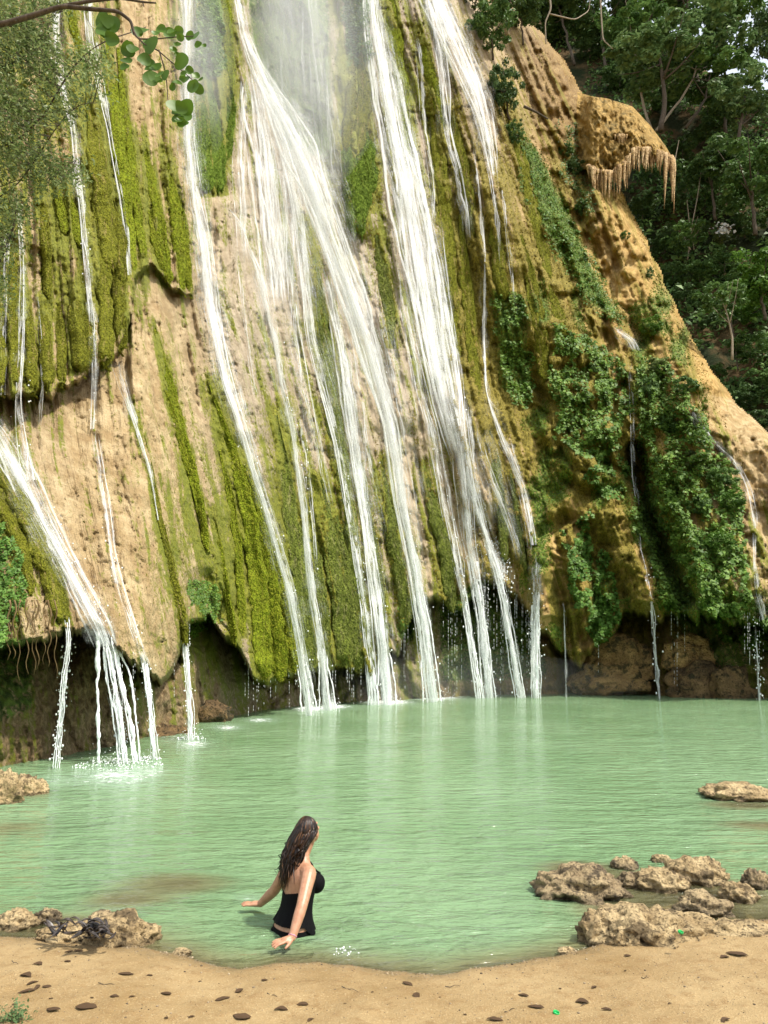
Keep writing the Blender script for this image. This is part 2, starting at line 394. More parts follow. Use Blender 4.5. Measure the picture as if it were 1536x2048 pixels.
ground = mk('ground', np.stack([XX, YY, ZZ], -1), grid_faces(len(gy), len(gx)), M['sand'])
tag(ground, 'wet yellow sand beach running under the green pool', kind='structure')

# ------------------------------------------------------------------ pool surface
FOAM = [(235, 1552, 90, 22, .72), (300, 1545, 40, 14, .6), (130, 1560, 70, 14, .42), (385, 1488, 38, 12, .72), (350, 1478, 40, 12, .5), (455, 1455, 30, 6, .8), (520, 1440, 30, 5, .8), (620, 1417, 40, 7, 1.0),
        (670, 1413, 40, 6, .9), (775, 1404, 60, 7, 1.0), (870, 1394, 70, 7, 1.0), (970, 1387, 70, 6, .9), (1070, 1385, 60, 5, .8), (1130, 1385, 40, 4, .6), (1310, 1388, 40, 3, .6), (1440, 1392, 60, 3, .5), (690, 1902, 40, 9, .40), (500, 1796, 26, 8, .40), (640, 1880, 30, 8, .3), (560, 1905, 30, 7, .36)]
tn = np.linspace(-1.7, 1.7, 380); yr = np.concatenate([np.geomspace(4.3, 16, 300), np.geomspace(16.05, 75, 170)])
TT, RY = np.meshgrid(tn, yr); WX = TT * RY; WY = RY
bed = ground_z(WX, WY); dep = np.maximum(0, -bed)
qx, qy = pix(WX, WY, WX * 0)
foam = np.zeros_like(WX)
for (fx, fy, ra, rb, k) in FOAM:
    foam = np.maximum(foam, k * np.exp(-(((qx - fx) / ra) ** 2 + ((qy - fy) / rb) ** 2) * .9))
# ripples around the person and open-water wavelets, as real relief
wz = .012 * (fbm(WX * 1.1 + .4 * WY, WY * 2.6, 41, 3) - .5) + .009 * (fbm(WX * 3.0, WY * 6.5, 42, 2) - .5)
pc = G(590, 1858); pr = np.hypot(WX - pc[0], WY - pc[1])
wz += .006 * np.sin(pr * 26) * np.exp(-pr * 1.6)
t = NT('pool water'); g = t.new('ShaderNodeNewGeometry').outputs['Position']
dp, fo = t.attr('depth'), t.attr('foam')
n1 = t.noise(t.scale(g, (1.0, 2.4, 1)), 1.5, 3, .5, .5); n2 = t.noise(t.scale(g, (1.0, 2.0, 1)), 5.5, 4, .55, .4); n3 = t.noise(t.scale(g, (1., 1.7, 1)), 17, 3, .6)
h = t.math('ADD', t.math('MULTIPLY', n1, 1.0), t.math('MULTIPLY', n2, .42)); h = t.math('ADD', h, t.math('MULTIPLY', n3, .10))
murk = t.mix(t.ramp(t.noise(g, .22, 3), .3, .7), (.155, .265, .125), (.205, .325, .170))
murk = t.mix(t.ramp(dp, .12, .7, 1, 0), murk, (.27, .26, .125))
fn = t.noise(g, 6.0, 6, .75, .6); fa = t.math('ADD', fo, t.math('MULTIPLY', t.math('SUBTRACT', fn, .5), 2.6))
fm = t.ramp(fa, .50, 1.05)
c = t.mix(fm, t.mix(t.math('MULTIPLY', fo, .5), murk, (.45, .60, .48)), (.88, .91, .90))
bn = t.bump(h, .75, .24)
t.done(c, t.math('ADD', .06, t.math('MULTIPLY', fm, .5)), bn, .5, **{'IOR': 1.33})
op = t.math('SUBTRACT', 1.0, t.math('POWER', 2.718, t.math('MULTIPLY', dp, -2.7))); op = t.math('MAXIMUM', op, fm)
tp = t.new('ShaderNodeBsdfTransparent'); tp.inputs[0].default_value = (.88, .90, .78, 1)
gl = t.new('ShaderNodeBsdfGlossy'); gl.inputs['Roughness'].default_value = .05; t.link(bn, gl.inputs['Normal'])
fr = t.new('ShaderNodeFresnel'); fr.inputs[0].default_value = 1.33; t.link(bn, fr.inputs['Normal'])
m0 = t.new('ShaderNodeMixShader'); t.link(fr.outputs[0], m0.inputs[0]); t.link(tp.outputs[0], m0.inputs[1]); t.link(gl.outputs[0], m0.inputs[2])
m1 = t.new('ShaderNodeMixShader'); t.link(op, m1.inputs[0]); t.link(m0.outputs[0], m1.inputs[1]); t.link(t.b.outputs[0], m1.inputs[2]); t.link(m1.outputs[0], t.out.inputs[0])
M['water'] = t.m
water = mk('water', np.stack([WX, WY, wz], -1), grid_faces(len(yr), len(tn)), M['water'], attrs={'depth': dep.ravel(), 'foam': foam.ravel()})
tag(water, 'milky green pool water rippling below the falls', kind='structure')

# ------------------------------------------------------------------ the cliff
# distance of the rock face, read at control points over the photograph
TPX = np.array([-420, -150, 0, 150, 300, 450, 600, 800, 1000, 1200, 1400, 1600, 2000], float)
TPY = np.array([-200, 0, 300, 600, 900, 1200, 1400, 1640], float)
TD = np.array([
 [22.0, 25.0, 27.5, 31.0, 36.0, 43.0, 50.5, 56.5, 63.0, 76.0, 90.0, 95.0, 95.0],
 [20.0, 22.5, 24.5, 27.5, 32.0, 39.0, 46.5, 52.5, 58.5, 70.0, 84.0, 90.0, 90.0],
 [18.0, 20.5, 22.0, 24.5, 28.5, 35.5, 43.0, 49.0, 54.5, 62.0, 72.0, 78.0, 78.0],
 [16.5, 18.5, 20.0, 22.3, 25.6, 32.0, 40.0, 46.0, 51.0, 55.0, 59.0, 61.0, 60.0],
 [14.3, 15.9, 17.1, 18.9, 21.6, 29.2, 37.0, 43.0, 48.0, 50.0, 49.5, 47.0, 44.0],
 [12.3, 13.3, 14.3, 15.7, 17.8, 26.2, 34.3, 39.8, 46.0, 47.0, 44.0, 40.5, 36.0],
 [11.8, 12.6, 13.4, 14.7, 16.8, 25.2, 33.2, 38.8, 46.0, 46.8, 42.5, 39.5, 35.0],
 [11.4, 12.2, 13.0, 14.4, 16.5, 25.0, 33.0, 38.5, 45.8, 46.5, 42.0, 39.0, 35.0]])
ST = 3.0
ax_x = np.arange(-420, 2001, ST); ax_y = np.arange(-180, 1641, ST)
PX, PY = np.meshgrid(ax_x, ax_y)
def table(tab, xs, ys):
    u = np.interp(PX, xs, np.arange(len(xs))); v = np.interp(PY, ys, np.arange(len(ys)))
    i = np.clip(u.astype(int), 0, len(xs) - 2); j = np.clip(v.astype(int), 0, len(ys) - 2); u = u - i; v = v - j
    return (tab[j, i] * (1 - u) + tab[j, i + 1] * u) * (1 - v) + (tab[j + 1, i] * (1 - u) + tab[j + 1, i + 1] * u) * v
BASE = blur(blur(table(TD, TPX, TPY), 41), 31)
# flow lines (x at each row) give the across-flow coordinate q
FY = np.array([-200, 0, 300, 600, 900, 1200, 1400, 1640], float)
FLOW = np.array([
 [-600, -620, -640, -640, -640, -640, -640, -640],
 [-60, -50, -30, -10, 20, 110, 150, 160],
 [100, 110, 155, 180, 200, 250, 290, 300],
 [280, 290, 300, 330, 390, 440, 480, 500],
 [360, 370, 380, 410, 490, 575, 615, 640],
 [465, 475, 545, 610, 690, 740, 780, 810],
 [690, 700, 735, 790, 850, 905, 930, 950],
 [735, 745, 800, 855, 910, 985, 1010, 1030],
 [900, 930, 1040, 1120, 1210, 1330, 1380, 1420],
 [1000, 1060, 1210, 1330, 1440, 1530, 1580, 1600],
 [1900, 2000, 2100, 2250, 2400, 2500, 2500, 2500]], float)
QV = FLOW[:, 3]
rows = np.array([np.interp(ax_x, [np.interp(y, FY, f) for f in FLOW], QV) for y in ax_y])
Q = blur(rows, 21)
PXM = BASE / F                                                     # metres per photograph pixel
def sd_along(pts, hw, sharp=1.0):
    d, _ = polydist(PX, PY, pts); return np.clip(1 - (d / hw) ** 2, 0, 1) ** sharp
D = BASE.copy()
# big swellings and hollows (metres, minus is towards the pool)
BUMPS = [([(205, 560), (270, 800), (300, 1000), (300, 1330)], 120, -1.3), ([(440, 420), (470, 600), (500, 850)], 50, -1.1), ([(500, 950), (540, 1150), (560, 1340)], 75, -1.2),
         ([(790, 660), (810, 820)], 48, -1.4), ([(930, 800), (965, 1000)], 55, -1.6), ([(1000, 840), (1060, 1100)], 70, -1.2), ([(1090, 1120), (1090, 1280)], 42, -1.8),
         ([(1100, 850), (1110, 880)], 34, -1.3), ([(1150, 930), (1180, 950)], 42, -1.5), ([(1110, 1010)], 30, -1.0), ([(1150, 1000), (1170, 1020)], 40, -1.5), ([(1140, 1080), (1160, 1230)], 36, -1.5),
         ([(1230, 1030), (1300, 1180)], 55, -1.6), ([(1130, 680), (1200, 860)], 90, -1.6), ([(1350, 780), (1400, 980), (1440, 1160)], 120, -2.6), ([(1225, 390), (1290, 540), (1400, 740)], 75, -2.6),
         ([(1430, 820), (1600, 960)], 100, -1.8), ([(330, 640), (400, 900), (430, 1180)], 42, -.5), ([(850, 20), (940, 240), (1010, 480), (1060, 620)], 90, -1.5), ([(700, 300), (720, 440)], 45, -1.2),
         ([(420, 40), (430, 350)], 50, -1.2), ([(560, 60), (600, 250)], 75, 1.8), ([(690, 20), (700, 120)], 40, 1.0), ([(1270, 900), (1300, 1030), (1335, 1120), (1375, 1200)], 24, 4.5), ([(400, 1170), (440, 1230)], 40, 1.2),
         ([(1000, 380), (1040, 520)], 40, -1.0), ([(1215, 1310), (1290, 1330)], 60, -.8)]
for pts, hw, a in BUMPS:
    if len(pts) == 1: pts = [pts[0], (pts[0][0] + 1, pts[0][1])]
    D += a * sd_along(pts, hw, 1.4) * np.clip(BASE / 40, .6, 1.2)
# the right hand ridges stand farther back than the cone of the falls
vl = np.interp(PY, [-200, 0, 150, 290, 420, 540, 690, 900], [900, 945, 1005, 1055, 1105, 1170, 1265, 1300])
D += 3.0 * ss(-6, 30, PX - vl) * (1 - ss(500, 820, PY))
# upper left curtain stands proud over a dark ledge
L2X = [-420, 0, 100, 180, 235, 258, 270, 300, 345, 385, 400, 420]; L2Y = [810, 790, 782, 748, 705, 640, 556, 536, 582, 596, 560, 470]
lip2 = np.interp(PX, L2X, L2Y); w2 = 1 - ss(385, 425, PX)
lj = lip2 + 26 * (vn(Q / 21, PY * 0, 77) - .5) + 14 * (vn(Q / 8, PY * 0, 78) - .5)
D += w2 * np.where(PX < 262, 1.35, .75) * ss(-3, 9, PY - lj) * np.exp(-np.maximum(PY - lj, 0) / 120)
D -= w2 * .35 * ss(-200, 0, PY - lj) * (PY < lj)
# lower lip with the cave behind
LX = [-420, 0, 60, 135, 150, 200, 250, 320, 345, 372, 420, 480, 505, 540, 600, 640, 690, 740, 800, 835, 870, 925, 960, 1005, 1070, 1110, 1160, 1200, 1250, 1310, 1375, 1420, 1500, 1560, 2000]
LY = [1300, 1285, 1275, 1252, 1262, 1275, 1300, 1358, 1330, 1262, 1232, 1300, 1350, 1364, 1345, 1340, 1335, 1345, 1290, 1195, 1195, 1222, 1150, 1170, 1235, 1300, 1330, 1290, 1220, 1235, 1230, 1235, 1235, 1260, 1270]
lip = np.interp(PX, LX, LY) + 22 * (vn(Q / 17, PY * 0, 55) - .5) + 12 * (vn(Q / 6, PY * 0, 56) - .5)
cave = np.interp(PX, [-420, 0, 300, 450, 600, 800, 900, 1100, 1200, 1400, 2000], [2.0, 2.3, 4.2, 3.6, 3.2, 2.5, 3.0, 2.6, 3.4, 3.6, 3.4])
below = ss(-2, 10, PY - lip)
D += cave * below + 2.6 * below * np.exp(-np.maximum(PY - lip, 0) / 45) * np.clip(BASE / 30, .7, 1.2)
# relief: drapery ribs along the flow, then lumps
rib = fbm(Q / 34, PY / 620, 21, 3); rib = 1 - np.abs(2 * rib - 1) * 1.6
rib2 = fbm(Q / 11 + 4 * vn(PX / 160, PY / 200, 31), PY / 260, 23, 3)
lump = fbm(PX / 46 + 2 * vn(PX / 90, PY / 90, 2), PY / 62, 25, 5, .55)
gran = fbm(PX / 9, PY / 13, 27, 3, .6)
ribw = np.interp(PX, [0, 200, 330, 420, 800, 1050, 1200, 1536], [1.5, 1.5, 1.2, 1, 1, 1.2, 1.0, .6]) * (1 - .6 * below); ribw = ribw * (1 - .45 * ss(780, 860, PY) * ss(420, 360, PX))
tanw = np.clip(sd_along([(150, 900), (230, 1000), (280, 1250)], 170), 0, 1)
D += -22 * PXM * ribw * (1 - .25 * tanw) * (rib - .3) - 13 * PXM * ribw * (1 - .6 * tanw) * (rib2 - .5) * 2
D += -PXM * (32 + 30 * ss(1050, 1150, PX) + 34 * below - 10 * tanw) * (lump - .5) * 1.6 - PXM * (8 - 3 * tanw - 4 * ss(400, 480, PX) * ss(900, 820, PX)) * (gran - .5) * 2
knob = fbm(PX / 21 + 3 * vn(PX / 60, PY / 60, 15), PY / 24, 29, 3); D += -PXM * 24 * ss(.45, .75, knob) * ss(1020, 1100, PX) * (1 - .5 * below)
cr = np.abs(fbm(PX / 40 + rib2, PY / 95, 61, 3) - .5); D += PXM * 9 * np.exp(-(cr / .016) ** 2) * (1 - below)   # cracks
# outer edge against the wooded slope
EY = [-200, 0, 40, 75, 130, 195, 300, 365, 385, 480, 570, 660, 740, 805, 865, 910, 950, 1000, 1640]
EX = [1010, 1030, 1045, 1090, 1130, 1168, 1182, 1192, 1240, 1290, 1330, 1375, 1420, 1470, 1530, 1620, 1750, 2000, 2100]
edge = np.interp(PY, EY, EX) + 8 * (vn(PY / 30, PX * 0, 5) - .5); ed = (edge - PX) * .8
RR = 70.0; k = np.clip(1 - ed / RR, 0, 1)
D += (1 - np.sqrt(np.clip(1 - k * k, 0, 1))) * RR * PXM * 1.5
DS = blur(blur(D, 9), 7)                                            # smooth skin for the water to run over
def depth(x, y): return bil(D, ax_x[0], ax_y[0], ST, x, y)
def depth_s(x, y): return bil(DS, ax_x[0], ax_y[0], ST, x, y)
def flowq(x, y): return bil(Q, ax_x[0], ax_y[0], ST, x, y)
# where moss, green growth, wet and hue lie on the rock
MX = np.arange(0, 1501, 100.); MY = np.array([0, 200, 400, 600, 800, 1000, 1200, 1350], float)
MT = np.array([
 [.5, .5, .45, .25, .7, .4, .4, .6, .45, .35, .4, .2, .1, .3, .3, .3],
 [.6, .55, .6, .25, .8, .3, .3, .7, .5, .5, .45, .3, .2, .3, .3, .3],
 [.6, .5, .7, .7, .42, .32, .36, .55, .4, .6, .62, .7, .45, .4, .3, .3],
 [.6, .5, .5, .35, .32, .36, .46, .42, .36, .7, .72, .8, .35, .35, .4, .3],
 [.45, .35, .24, .34, .36, .42, .52, .46, .38, .55, .7, .9, .8, .6, .35, .1],
 [.6, .22, .26, .38, .5, .5, .6, .5, .3, .4, .5, .6, .65, .8, .6, .3],
 [.65, .18, .20, .38, .6, .7, .75, .65, .5, .45, .45, .5, .7, .5, .7, .5],
 [.5, .3, .3, .4, .4, .5, .5, .5, .5, .5, .45, .5, .45, .45, .5, .5]])
moss = blur(table(MT, MX, MY), 25) + .06
moss += .35 * (rib2 - .5)
green = np.zeros_like(D)
for pts, kk in (([(400, -100), (450, 0), (445, 150), (400, 165)], .8), ([(480, -100), (660, -100), (670, 330), (560, 300), (500, 100)], .62), ([(870, 1215), (960, 1150), (1070, 1235), (1100, 1340), (1090, 1362), (880, 1370)], .62),
                ([(790, 1190), (835, 1200), (830, 1290), (790, 1280)], .7), ([(0, 1270), (70, 1270), (70, 1420), (0, 1450), (-300, 1450), (-300, 1270)], .6),
                ([(1330, 1100), (1560, 1220), (1560, 1330), (1420, 1350), (1360, 1280)], .55), ([(1290, 960), (1330, 1100), (1390, 1230), (1340, 1240), (1270, 1060)], .7),
                ([(980, 570), (1050, 590), (1060, 800), (1000, 780)], .6), ([(1030, 260), (1080, 300), (1140, 420), (1200, 560), (1250, 650), (1190, 620), (1110, 500), (1040, 380)], .66),
                ([(680, -50), (750, -50), (740, 130), (690, 150)], .62)):
    mn = np.array(pts)
    green = np.maximum(green, kk * inpoly(PX, PY, pts))
green = np.maximum(green, np.clip(.62 * ss(1000, 1080, PX) * ss(480, 620, PY) * ss(1500, 1400, PX) * (1 - below) * ss(.44, .60, fbm(PX / 40, PY / 70, 411, 4)), 0, 1))
green = blur(green, 7)
hue = blur(np.interp(PX, [-400, 60, 150, 330, 420, 480, 820, 900, 1010, 1100], [.2, .3, .10, .12, .45, .95, .95, .75, .5, .0]) * np.ones_like(PY) * np.interp(PY, [0, 600, 900, 1100], [1.1, 1.0, .85, .7]), 15)
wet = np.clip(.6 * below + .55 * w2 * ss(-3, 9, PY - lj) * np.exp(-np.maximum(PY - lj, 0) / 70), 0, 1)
brown_tone = np.clip(.75 * below * ss(700, 300, PX) + .5 * below, 0, .8) + .8 * inpoly(PX, PY, [(1030, 20), (1100, 70), (1170, 190), (1190, 370), (1215, 520), (1150, 430), (1090, 320), (1050, 220)])  # browner below the lip, mostly at left, and on the upper right ridge
brown_tone = blur(brown_tone, 9)
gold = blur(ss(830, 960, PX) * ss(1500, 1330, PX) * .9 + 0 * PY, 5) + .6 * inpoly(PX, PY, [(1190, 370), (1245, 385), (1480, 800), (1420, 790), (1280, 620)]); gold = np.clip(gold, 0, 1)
keep = (ed[:-1, :-1] > -3) & (ed[1:, 1:] > -3)
fc = grid_faces(len(ax_y), len(ax_x))[keep.ravel()]
V = P(PX, PY, D).reshape(-1, 3)
used = np.zeros(len(V), bool); used[fc.ravel()] = True; idx = np.cumsum(used) - 1
at = {'flow': np.stack([Q / 100, PY / 100, Q * 0], -1).reshape(-1, 3)[used]}
for n_, a_ in (('moss', moss), ('green', green), ('wet', wet), ('hue', hue), ('brown_tone', brown_tone), ('gold', gold)): at[n_] = a_.ravel()[used]
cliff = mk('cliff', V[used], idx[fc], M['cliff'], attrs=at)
tag(cliff, 'tall tan tufa cliff streaked with moss behind the falls', kind='structure')

# ------------------------------------------------------------------ wooded slope behind
HPX = np.arange(840, 2201, 8.0); HPY = np.arange(-80, 1001, 8.0)
hx, hy = np.meshgrid(HPX, HPY)
def hill_d(x, y):
    b = np.interp(y, [-200, 100, 200, 400, 600, 800, 1000], [104, 92, 84, 76, 69, 63, 58]) - .012 * (x - 1200)
    return b + 3.0 * (fbm(x / 90, y / 90, 91, 4) - .5)
crest = np.interp(hx, [840, 1050, 1200, 1300, 1400, 1536, 2200], [-60, -40, 30, 80, 130, 190, 260])
hd = hill_d(hx, np.maximum(hy, crest)); back = np.maximum(crest - hy, 0)
hv = P(hx, np.maximum(hy, crest), hd); hv[..., 1] += back * 1.2; hv[..., 0] += 0
hv[..., 2] += back * .0
t = NT('forest floor'); g = t.new('ShaderNodeNewGeometry').outputs['Position']
a = t.noise(g, .35, 5, .6); b = t.noise(g, 2.2, 5, .7)
c = t.mix(t.ramp(a, .42, .62), (.022, .030, .012), (.115, .075, .035)); c = t.mix(t.ramp(b, .5, .7, 0, .7), c, (.03, .045, .015))
M['floor'] = t.done(c, .95, t.bump(b, .8, .3), .1)
hill = mk('hill', hv, grid_faces(*hx.shape), M['floor']); tag(hill, 'steep wooded slope rising beside the falls', kind='structure')
# ------------------------------------------------------------------ hanging moss: each curtain a thing, each tongue a part
def tongue(pts, seed, bulge=.9, proud=0.0, tip=1.0):
    """half-round hanging tongue of moss over the rock; pts = (x, y, half width) in photograph pixels from top to tip"""
    c = resample(np.array(pts, float), 4.5); n = len(c); L = np.r_[0, np.cumsum(np.hypot(*np.diff(c[:, :2], axis=0).T))]; rem = L[-1] - L
    w = c[:, 2].copy()
    tl = np.minimum(w.mean() * 2.2 * tip, L[-1] * .4)
    w *= np.sqrt(np.clip(1 - np.clip(1 - rem / tl, 0, 1) ** 2.2, .015, 1))              # rounded hanging tip
    w *= .5 + .5 * ss(0, L[-1] * .30, L)
    jit = (fbm(L / 30, L * 0 + seed, seed, 3) - .5); c[:, 0] += jit * w * .7; w = w * (1 + .5 * (fbm(L / 22, L * 0 + 9.3, seed + 5, 3) - .5))
    d0 = depth_s(c[:, 0], c[:, 1]); d0 = np.minimum(np.minimum.accumulate(d0), d0 + .0)
    m = 15; ph = np.linspace(-1, 1, m); so = np.sin(ph * np.pi / 2) ; co = np.cos(ph * np.pi / 2)
    X = c[:, None, 0] + w[:, None] * so; Y = c[:, None, 1] + 0 * X
    U = ph[None] * w[:, None]; Ls = L[:, None] + 0 * X
    rb = fbm(U / 6.5 + seed * 3.1, Ls / 130, seed + 11, 3) - .5; gr = fbm((X) / 5.0, Y / 6.5, seed + 3, 2) - .5
    pm = (d0 / F)[:, None]
    side = (depth_s(X, Y) - d0[:, None]); side = np.clip(side, -w[:, None] * pm * 1.2, w[:, None] * pm * 1.2)
    grow = -.25 + 1.25 * ss(0, L[-1] * .5, L)[:, None]
    bl = (bulge * w[:, None] * co + proud * w[:, None].mean()) * grow
    dd = d0[:, None] + side * .8 - pm * (bl + (rb * 10 + gr * 5.5) * (co ** .5)) + pm * 6 * (co < .05)
    Y = Y + (rb * 10 * ss(40, 0, rem)[:, None])
    v = P(X, Y, dd)
    under = v[-1:].copy(); under[..., 1] += float(d0[-1] / F * w.max() * 1.6)
    v = np.concatenate([v, under], 0)
    fl = np.stack([np.r_[U, U[-1:]] / 12 + seed * 7, np.r_[Ls, Ls[-1:]] / 12, np.zeros((n + 1, m))], -1)
    return v.reshape(-1, 3), grid_faces(n + 1, m), fl.reshape(-1, 3)
PAINT = []; TUFT = []
def hang_leaves(p, nr, size, rs):
    """short tufts that lie along the surface and point downhill, lifted a little at the tip"""
    n = len(p); dn = np.array([0, 0, -1.0]) + nr * rs.uniform(.1, 1.0, (n, 1)) + rs.normal(size=(n, 3)) * .35; dn /= np.linalg.norm(dn, axis=1, keepdims=True)
    sd = np.cross(dn, nr); sd /= np.linalg.norm(sd, axis=1, keepdims=True) + 1e-9; s = (size * rs.uniform(.5, 1.4, n))[:, None]
    v = np.stack([p - dn * s * .6, p + sd * s * .42, p + dn * s, p - sd * s * .42], 1); return v.reshape(-1, 3), np.arange(4 * n).reshape(n, 4)
def curtain(label, mat, tongues, bulge=.9, proud=0.0, tip=1.0):
    first = tongues[0][-1]; base = P(first[0], first[1], float(depth_s(first[0], first[1])))
    e = empty('moss_curtain', base, label, 'moss', 'hanging moss curtains on the cliff')
    for k, pts in enumerate(tongues):
        s = int(abs(pts[0][0]) * 3 + pts[0][1] * 7 + k) % 997
        v, f, fl = tongue(pts, s, bulge, proud, tip); PAINT.append(pts)
        mk('moss_tongue', v, f, M[mat], e, attrs={'flow': fl})
        rs = np.random.default_rng(s); fc = f[rs.integers(0, len(f), 1)]                      # small tufts over the tongue
        a_, b_, c_ = v[f[:, 0]], v[f[:, 1]], v[f[:, 3]]; ar = np.linalg.norm(np.cross(b_ - a_, c_ - a_), axis=1); dm = float(depth_s(*pts[-1][:2])); px_ = dm / F
        n_ = int(min(2600, ar.sum() / (px_ * px_) / 5.5)); i_ = rs.choice(len(f), n_, p=ar / ar.sum()); r1, r2 = rs.random((2, n_, 1)); p_ = a_[i_] + (b_ - a_)[i_] * r1 + (c_ - a_)[i_] * r2
        nr = np.cross(b_ - a_, c_ - a_)[i_]; nr /= np.linalg.norm(nr, axis=1, keepdims=True) + 1e-12; nr *= np.sign(-nr[:, 1:2] + 1e-9)
        TUFT.append((p_ + nr * px_ * rs.uniform(0, 2.0, (n_, 1)), nr, px_))
    if TUFT:
        vs = []
        for p_, nr, px_ in TUFT: vs.append(hang_leaves(p_, nr, px_ * 2.6, rs))
        v, f = merge(vs); o = mk('moss_tuft', v, f, M[mat.replace('moss', 'tuft')], e, smooth=False); o['kind'] = 'stuff'; TUFT.clear()
    return e
curtain('olive moss curtain with ragged lower fringe above the dark ledge at left', 'moss_olive',
    [[(20, 430, 8), (26, 600, 10), (27, 782, 11)], [(52, 590, 8), (62, 680, 12), (66, 788, 12)], [(88, 600, 9), (92, 690, 14), (95, 776, 15)], [(118, 605, 8), (122, 690, 11), (122, 776, 11)],
     [(82, 370, 8), (92, 480, 10), (96, 595, 9)], [(146, 575, 10), (156, 660, 19), (160, 745, 20)], [(172, 600, 7), (178, 680, 12), (178, 735, 10)], [(-20, 420, 14), (-10, 600, 18), (-4, 785, 16)]], 1.5, .5)
curtain('broad olive moss curtain ending in a point beside the thin white stream', 'moss_olive',
    [[(196, 430, 9), (208, 560, 16), (212, 735, 17)], [(230, 500, 10), (242, 600, 15), (240, 705, 13)], [(185, 340, 6), (192, 420, 9), (201, 500, 8)], [(178, 190, 14), (196, 330, 22), (225, 540, 20)],
     [(222, 400, 10), (238, 470, 14), (246, 570, 11)]], 1.3, .4)
curtain('two short bright moss tongues below the fine-leaved branch', 'moss_bright',
    [[(112, 365, 6), (122, 420, 10), (130, 470, 9)], [(132, 372, 7), (146, 430, 12), (158, 490, 10)]], 1.0, .3)
curtain('long bright moss curtain hanging behind the round-leaved branch', 'moss_bright',
    [[(208, 70, 14), (225, 200, 16), (244, 340, 15), (262, 470, 10), (268, 545, 7)], [(236, 95, 6), (252, 240, 9), (268, 380, 10), (288, 520, 8)], [(140, 0, 8), (148, 60, 9), (160, 110, 6)]], 1.2, .2)
curtain('row of pointed yellow-green moss tongues right of the tan wall', 'moss_bright',
    [[(284, 262, 6), (300, 360, 11), (322, 470, 14), (338, 570, 10)], [(330, 300, 6), (346, 400, 12), (358, 500, 13), (366, 582, 8)], [(356, 380, 5), (368, 470, 9), (380, 590, 7)], [(300, 420, 7), (312, 480, 10), (320, 545, 9)]], 1.3, .2)
curtain('narrow bright moss rib running down the tan rock bulge', 'moss_bright',
    [[(304, 640, 5), (322, 700, 8), (345, 800, 11), (372, 900, 11), (398, 1000, 9), (416, 1100, 6)], [(330, 780, 5), (352, 850, 8), (380, 950, 7)]], .8)
curtain('thin olive moss rib beside the small splashing stream', 'moss_olive',
    [[(262, 800, 5), (285, 880, 8), (305, 970, 8), (325, 1070, 9), (350, 1170, 9), (368, 1240, 7)], [(318, 1020, 5), (338, 1120, 9), (358, 1220, 10), (372, 1290, 7)]], .9)
curtain('big golden moss slab with combed ribs ending above the dark cave', 'moss_bright',
    [[(420, 770, 5), (455, 870, 10), (490, 980, 15), (512, 1120, 19), (522, 1250, 21), (526, 1362, 20)], [(460, 880, 6), (505, 1000, 13), (535, 1130, 18), (552, 1260, 20), (560, 1360, 18)],
     [(490, 930, 5), (535, 1070, 12), (568, 1200, 15), (586, 1345, 13)], [(520, 1040, 5), (560, 1160, 9), (596, 1300, 9), (604, 1345, 7)], [(440, 900, 4), (462, 1000, 8), (478, 1120, 10), (484, 1270, 9)], [(425, 1020, 4), (440, 1100, 7), (462, 1230, 8), (470, 1290, 7)]], .8, .1)
curtain('dark olive moss arm arching down to the cascade at far left', 'moss_olive',
    [[(-60, 860, 16), (0, 935, 22), (45, 1010, 24), (85, 1110, 22), (122, 1245, 20)], [(-40, 960, 10), (10, 1020, 14), (45, 1090, 15), (62, 1190, 12)], [(70, 1010, 10), (105, 1110, 16), (132, 1250, 12)]], 1.1, .2)
curtain('long green moss rib between the two main white streams', 'moss_wet',
    [[(612, 440, 6), (636, 560, 11), (652, 700, 15), (668, 830, 14), (690, 980, 13), (712, 1130, 13), (738, 1345, 12)], [(632, 640, 5), (650, 760, 8), (664, 880, 8)]], .8)
curtain('wide wet moss apron left of the central stream foot', 'moss_wet',
    [[(552, 830, 7), (568, 930, 14), (584, 1070, 20), (606, 1220, 20), (622, 1340, 16)], [(640, 960, 8), (660, 1080, 16), (680, 1200, 19), (690, 1335, 16)], [(672, 1030, 7), (694, 1150, 14), (716, 1340, 13)], [(612, 1010, 6), (632, 1120, 12), (648, 1240, 12), (656, 1345, 9)]], .8, .1)
curtain('fresh green moss pillow beside the misty top veil', 'moss_green',
    [[(398, 150, 12), (402, 250, 18), (414, 388, 17)], [(416, 160, 12), (424, 260, 18), (434, 385, 14)], [(452, 150, 9), (460, 220, 11), (452, 320, 10)], [(440, 250, 8), (444, 320, 10), (444, 380, 8)]], .6, .1)
curtain('yellow moss strip at the head of the central fall', 'moss_bright',
    [[(440, -60, 10), (452, 40, 14), (458, 110, 12), (462, 190, 8)]], .8, .2)
curtain('olive moss ribs left of the tall right-hand fall', 'moss_olive',
    [[(724, 90, 8), (728, 160, 14), (722, 250, 15), (716, 310, 12)], [(704, 100, 6), (700, 190, 10), (694, 300, 11)]], .8, .1)
curtain('smooth green moss slab with square dripping foot', 'moss_green',
    [[(694, 250, 12), (706, 350, 16), (716, 410, 16), (724, 472, 14)], [(728, 260, 12), (738, 320, 16), (746, 385, 13)], [(682, 260, 9), (694, 360, 12), (708, 468, 11)], [(716, 250, 12), (724, 330, 16), (734, 420, 14)]], .6, .1)
curtain('slim moss strip left of the falls, high over the tan bulge', 'moss_wet',
    [[(752, 470, 6), (766, 540, 13), (776, 610, 13), (784, 690, 8)]], .8)
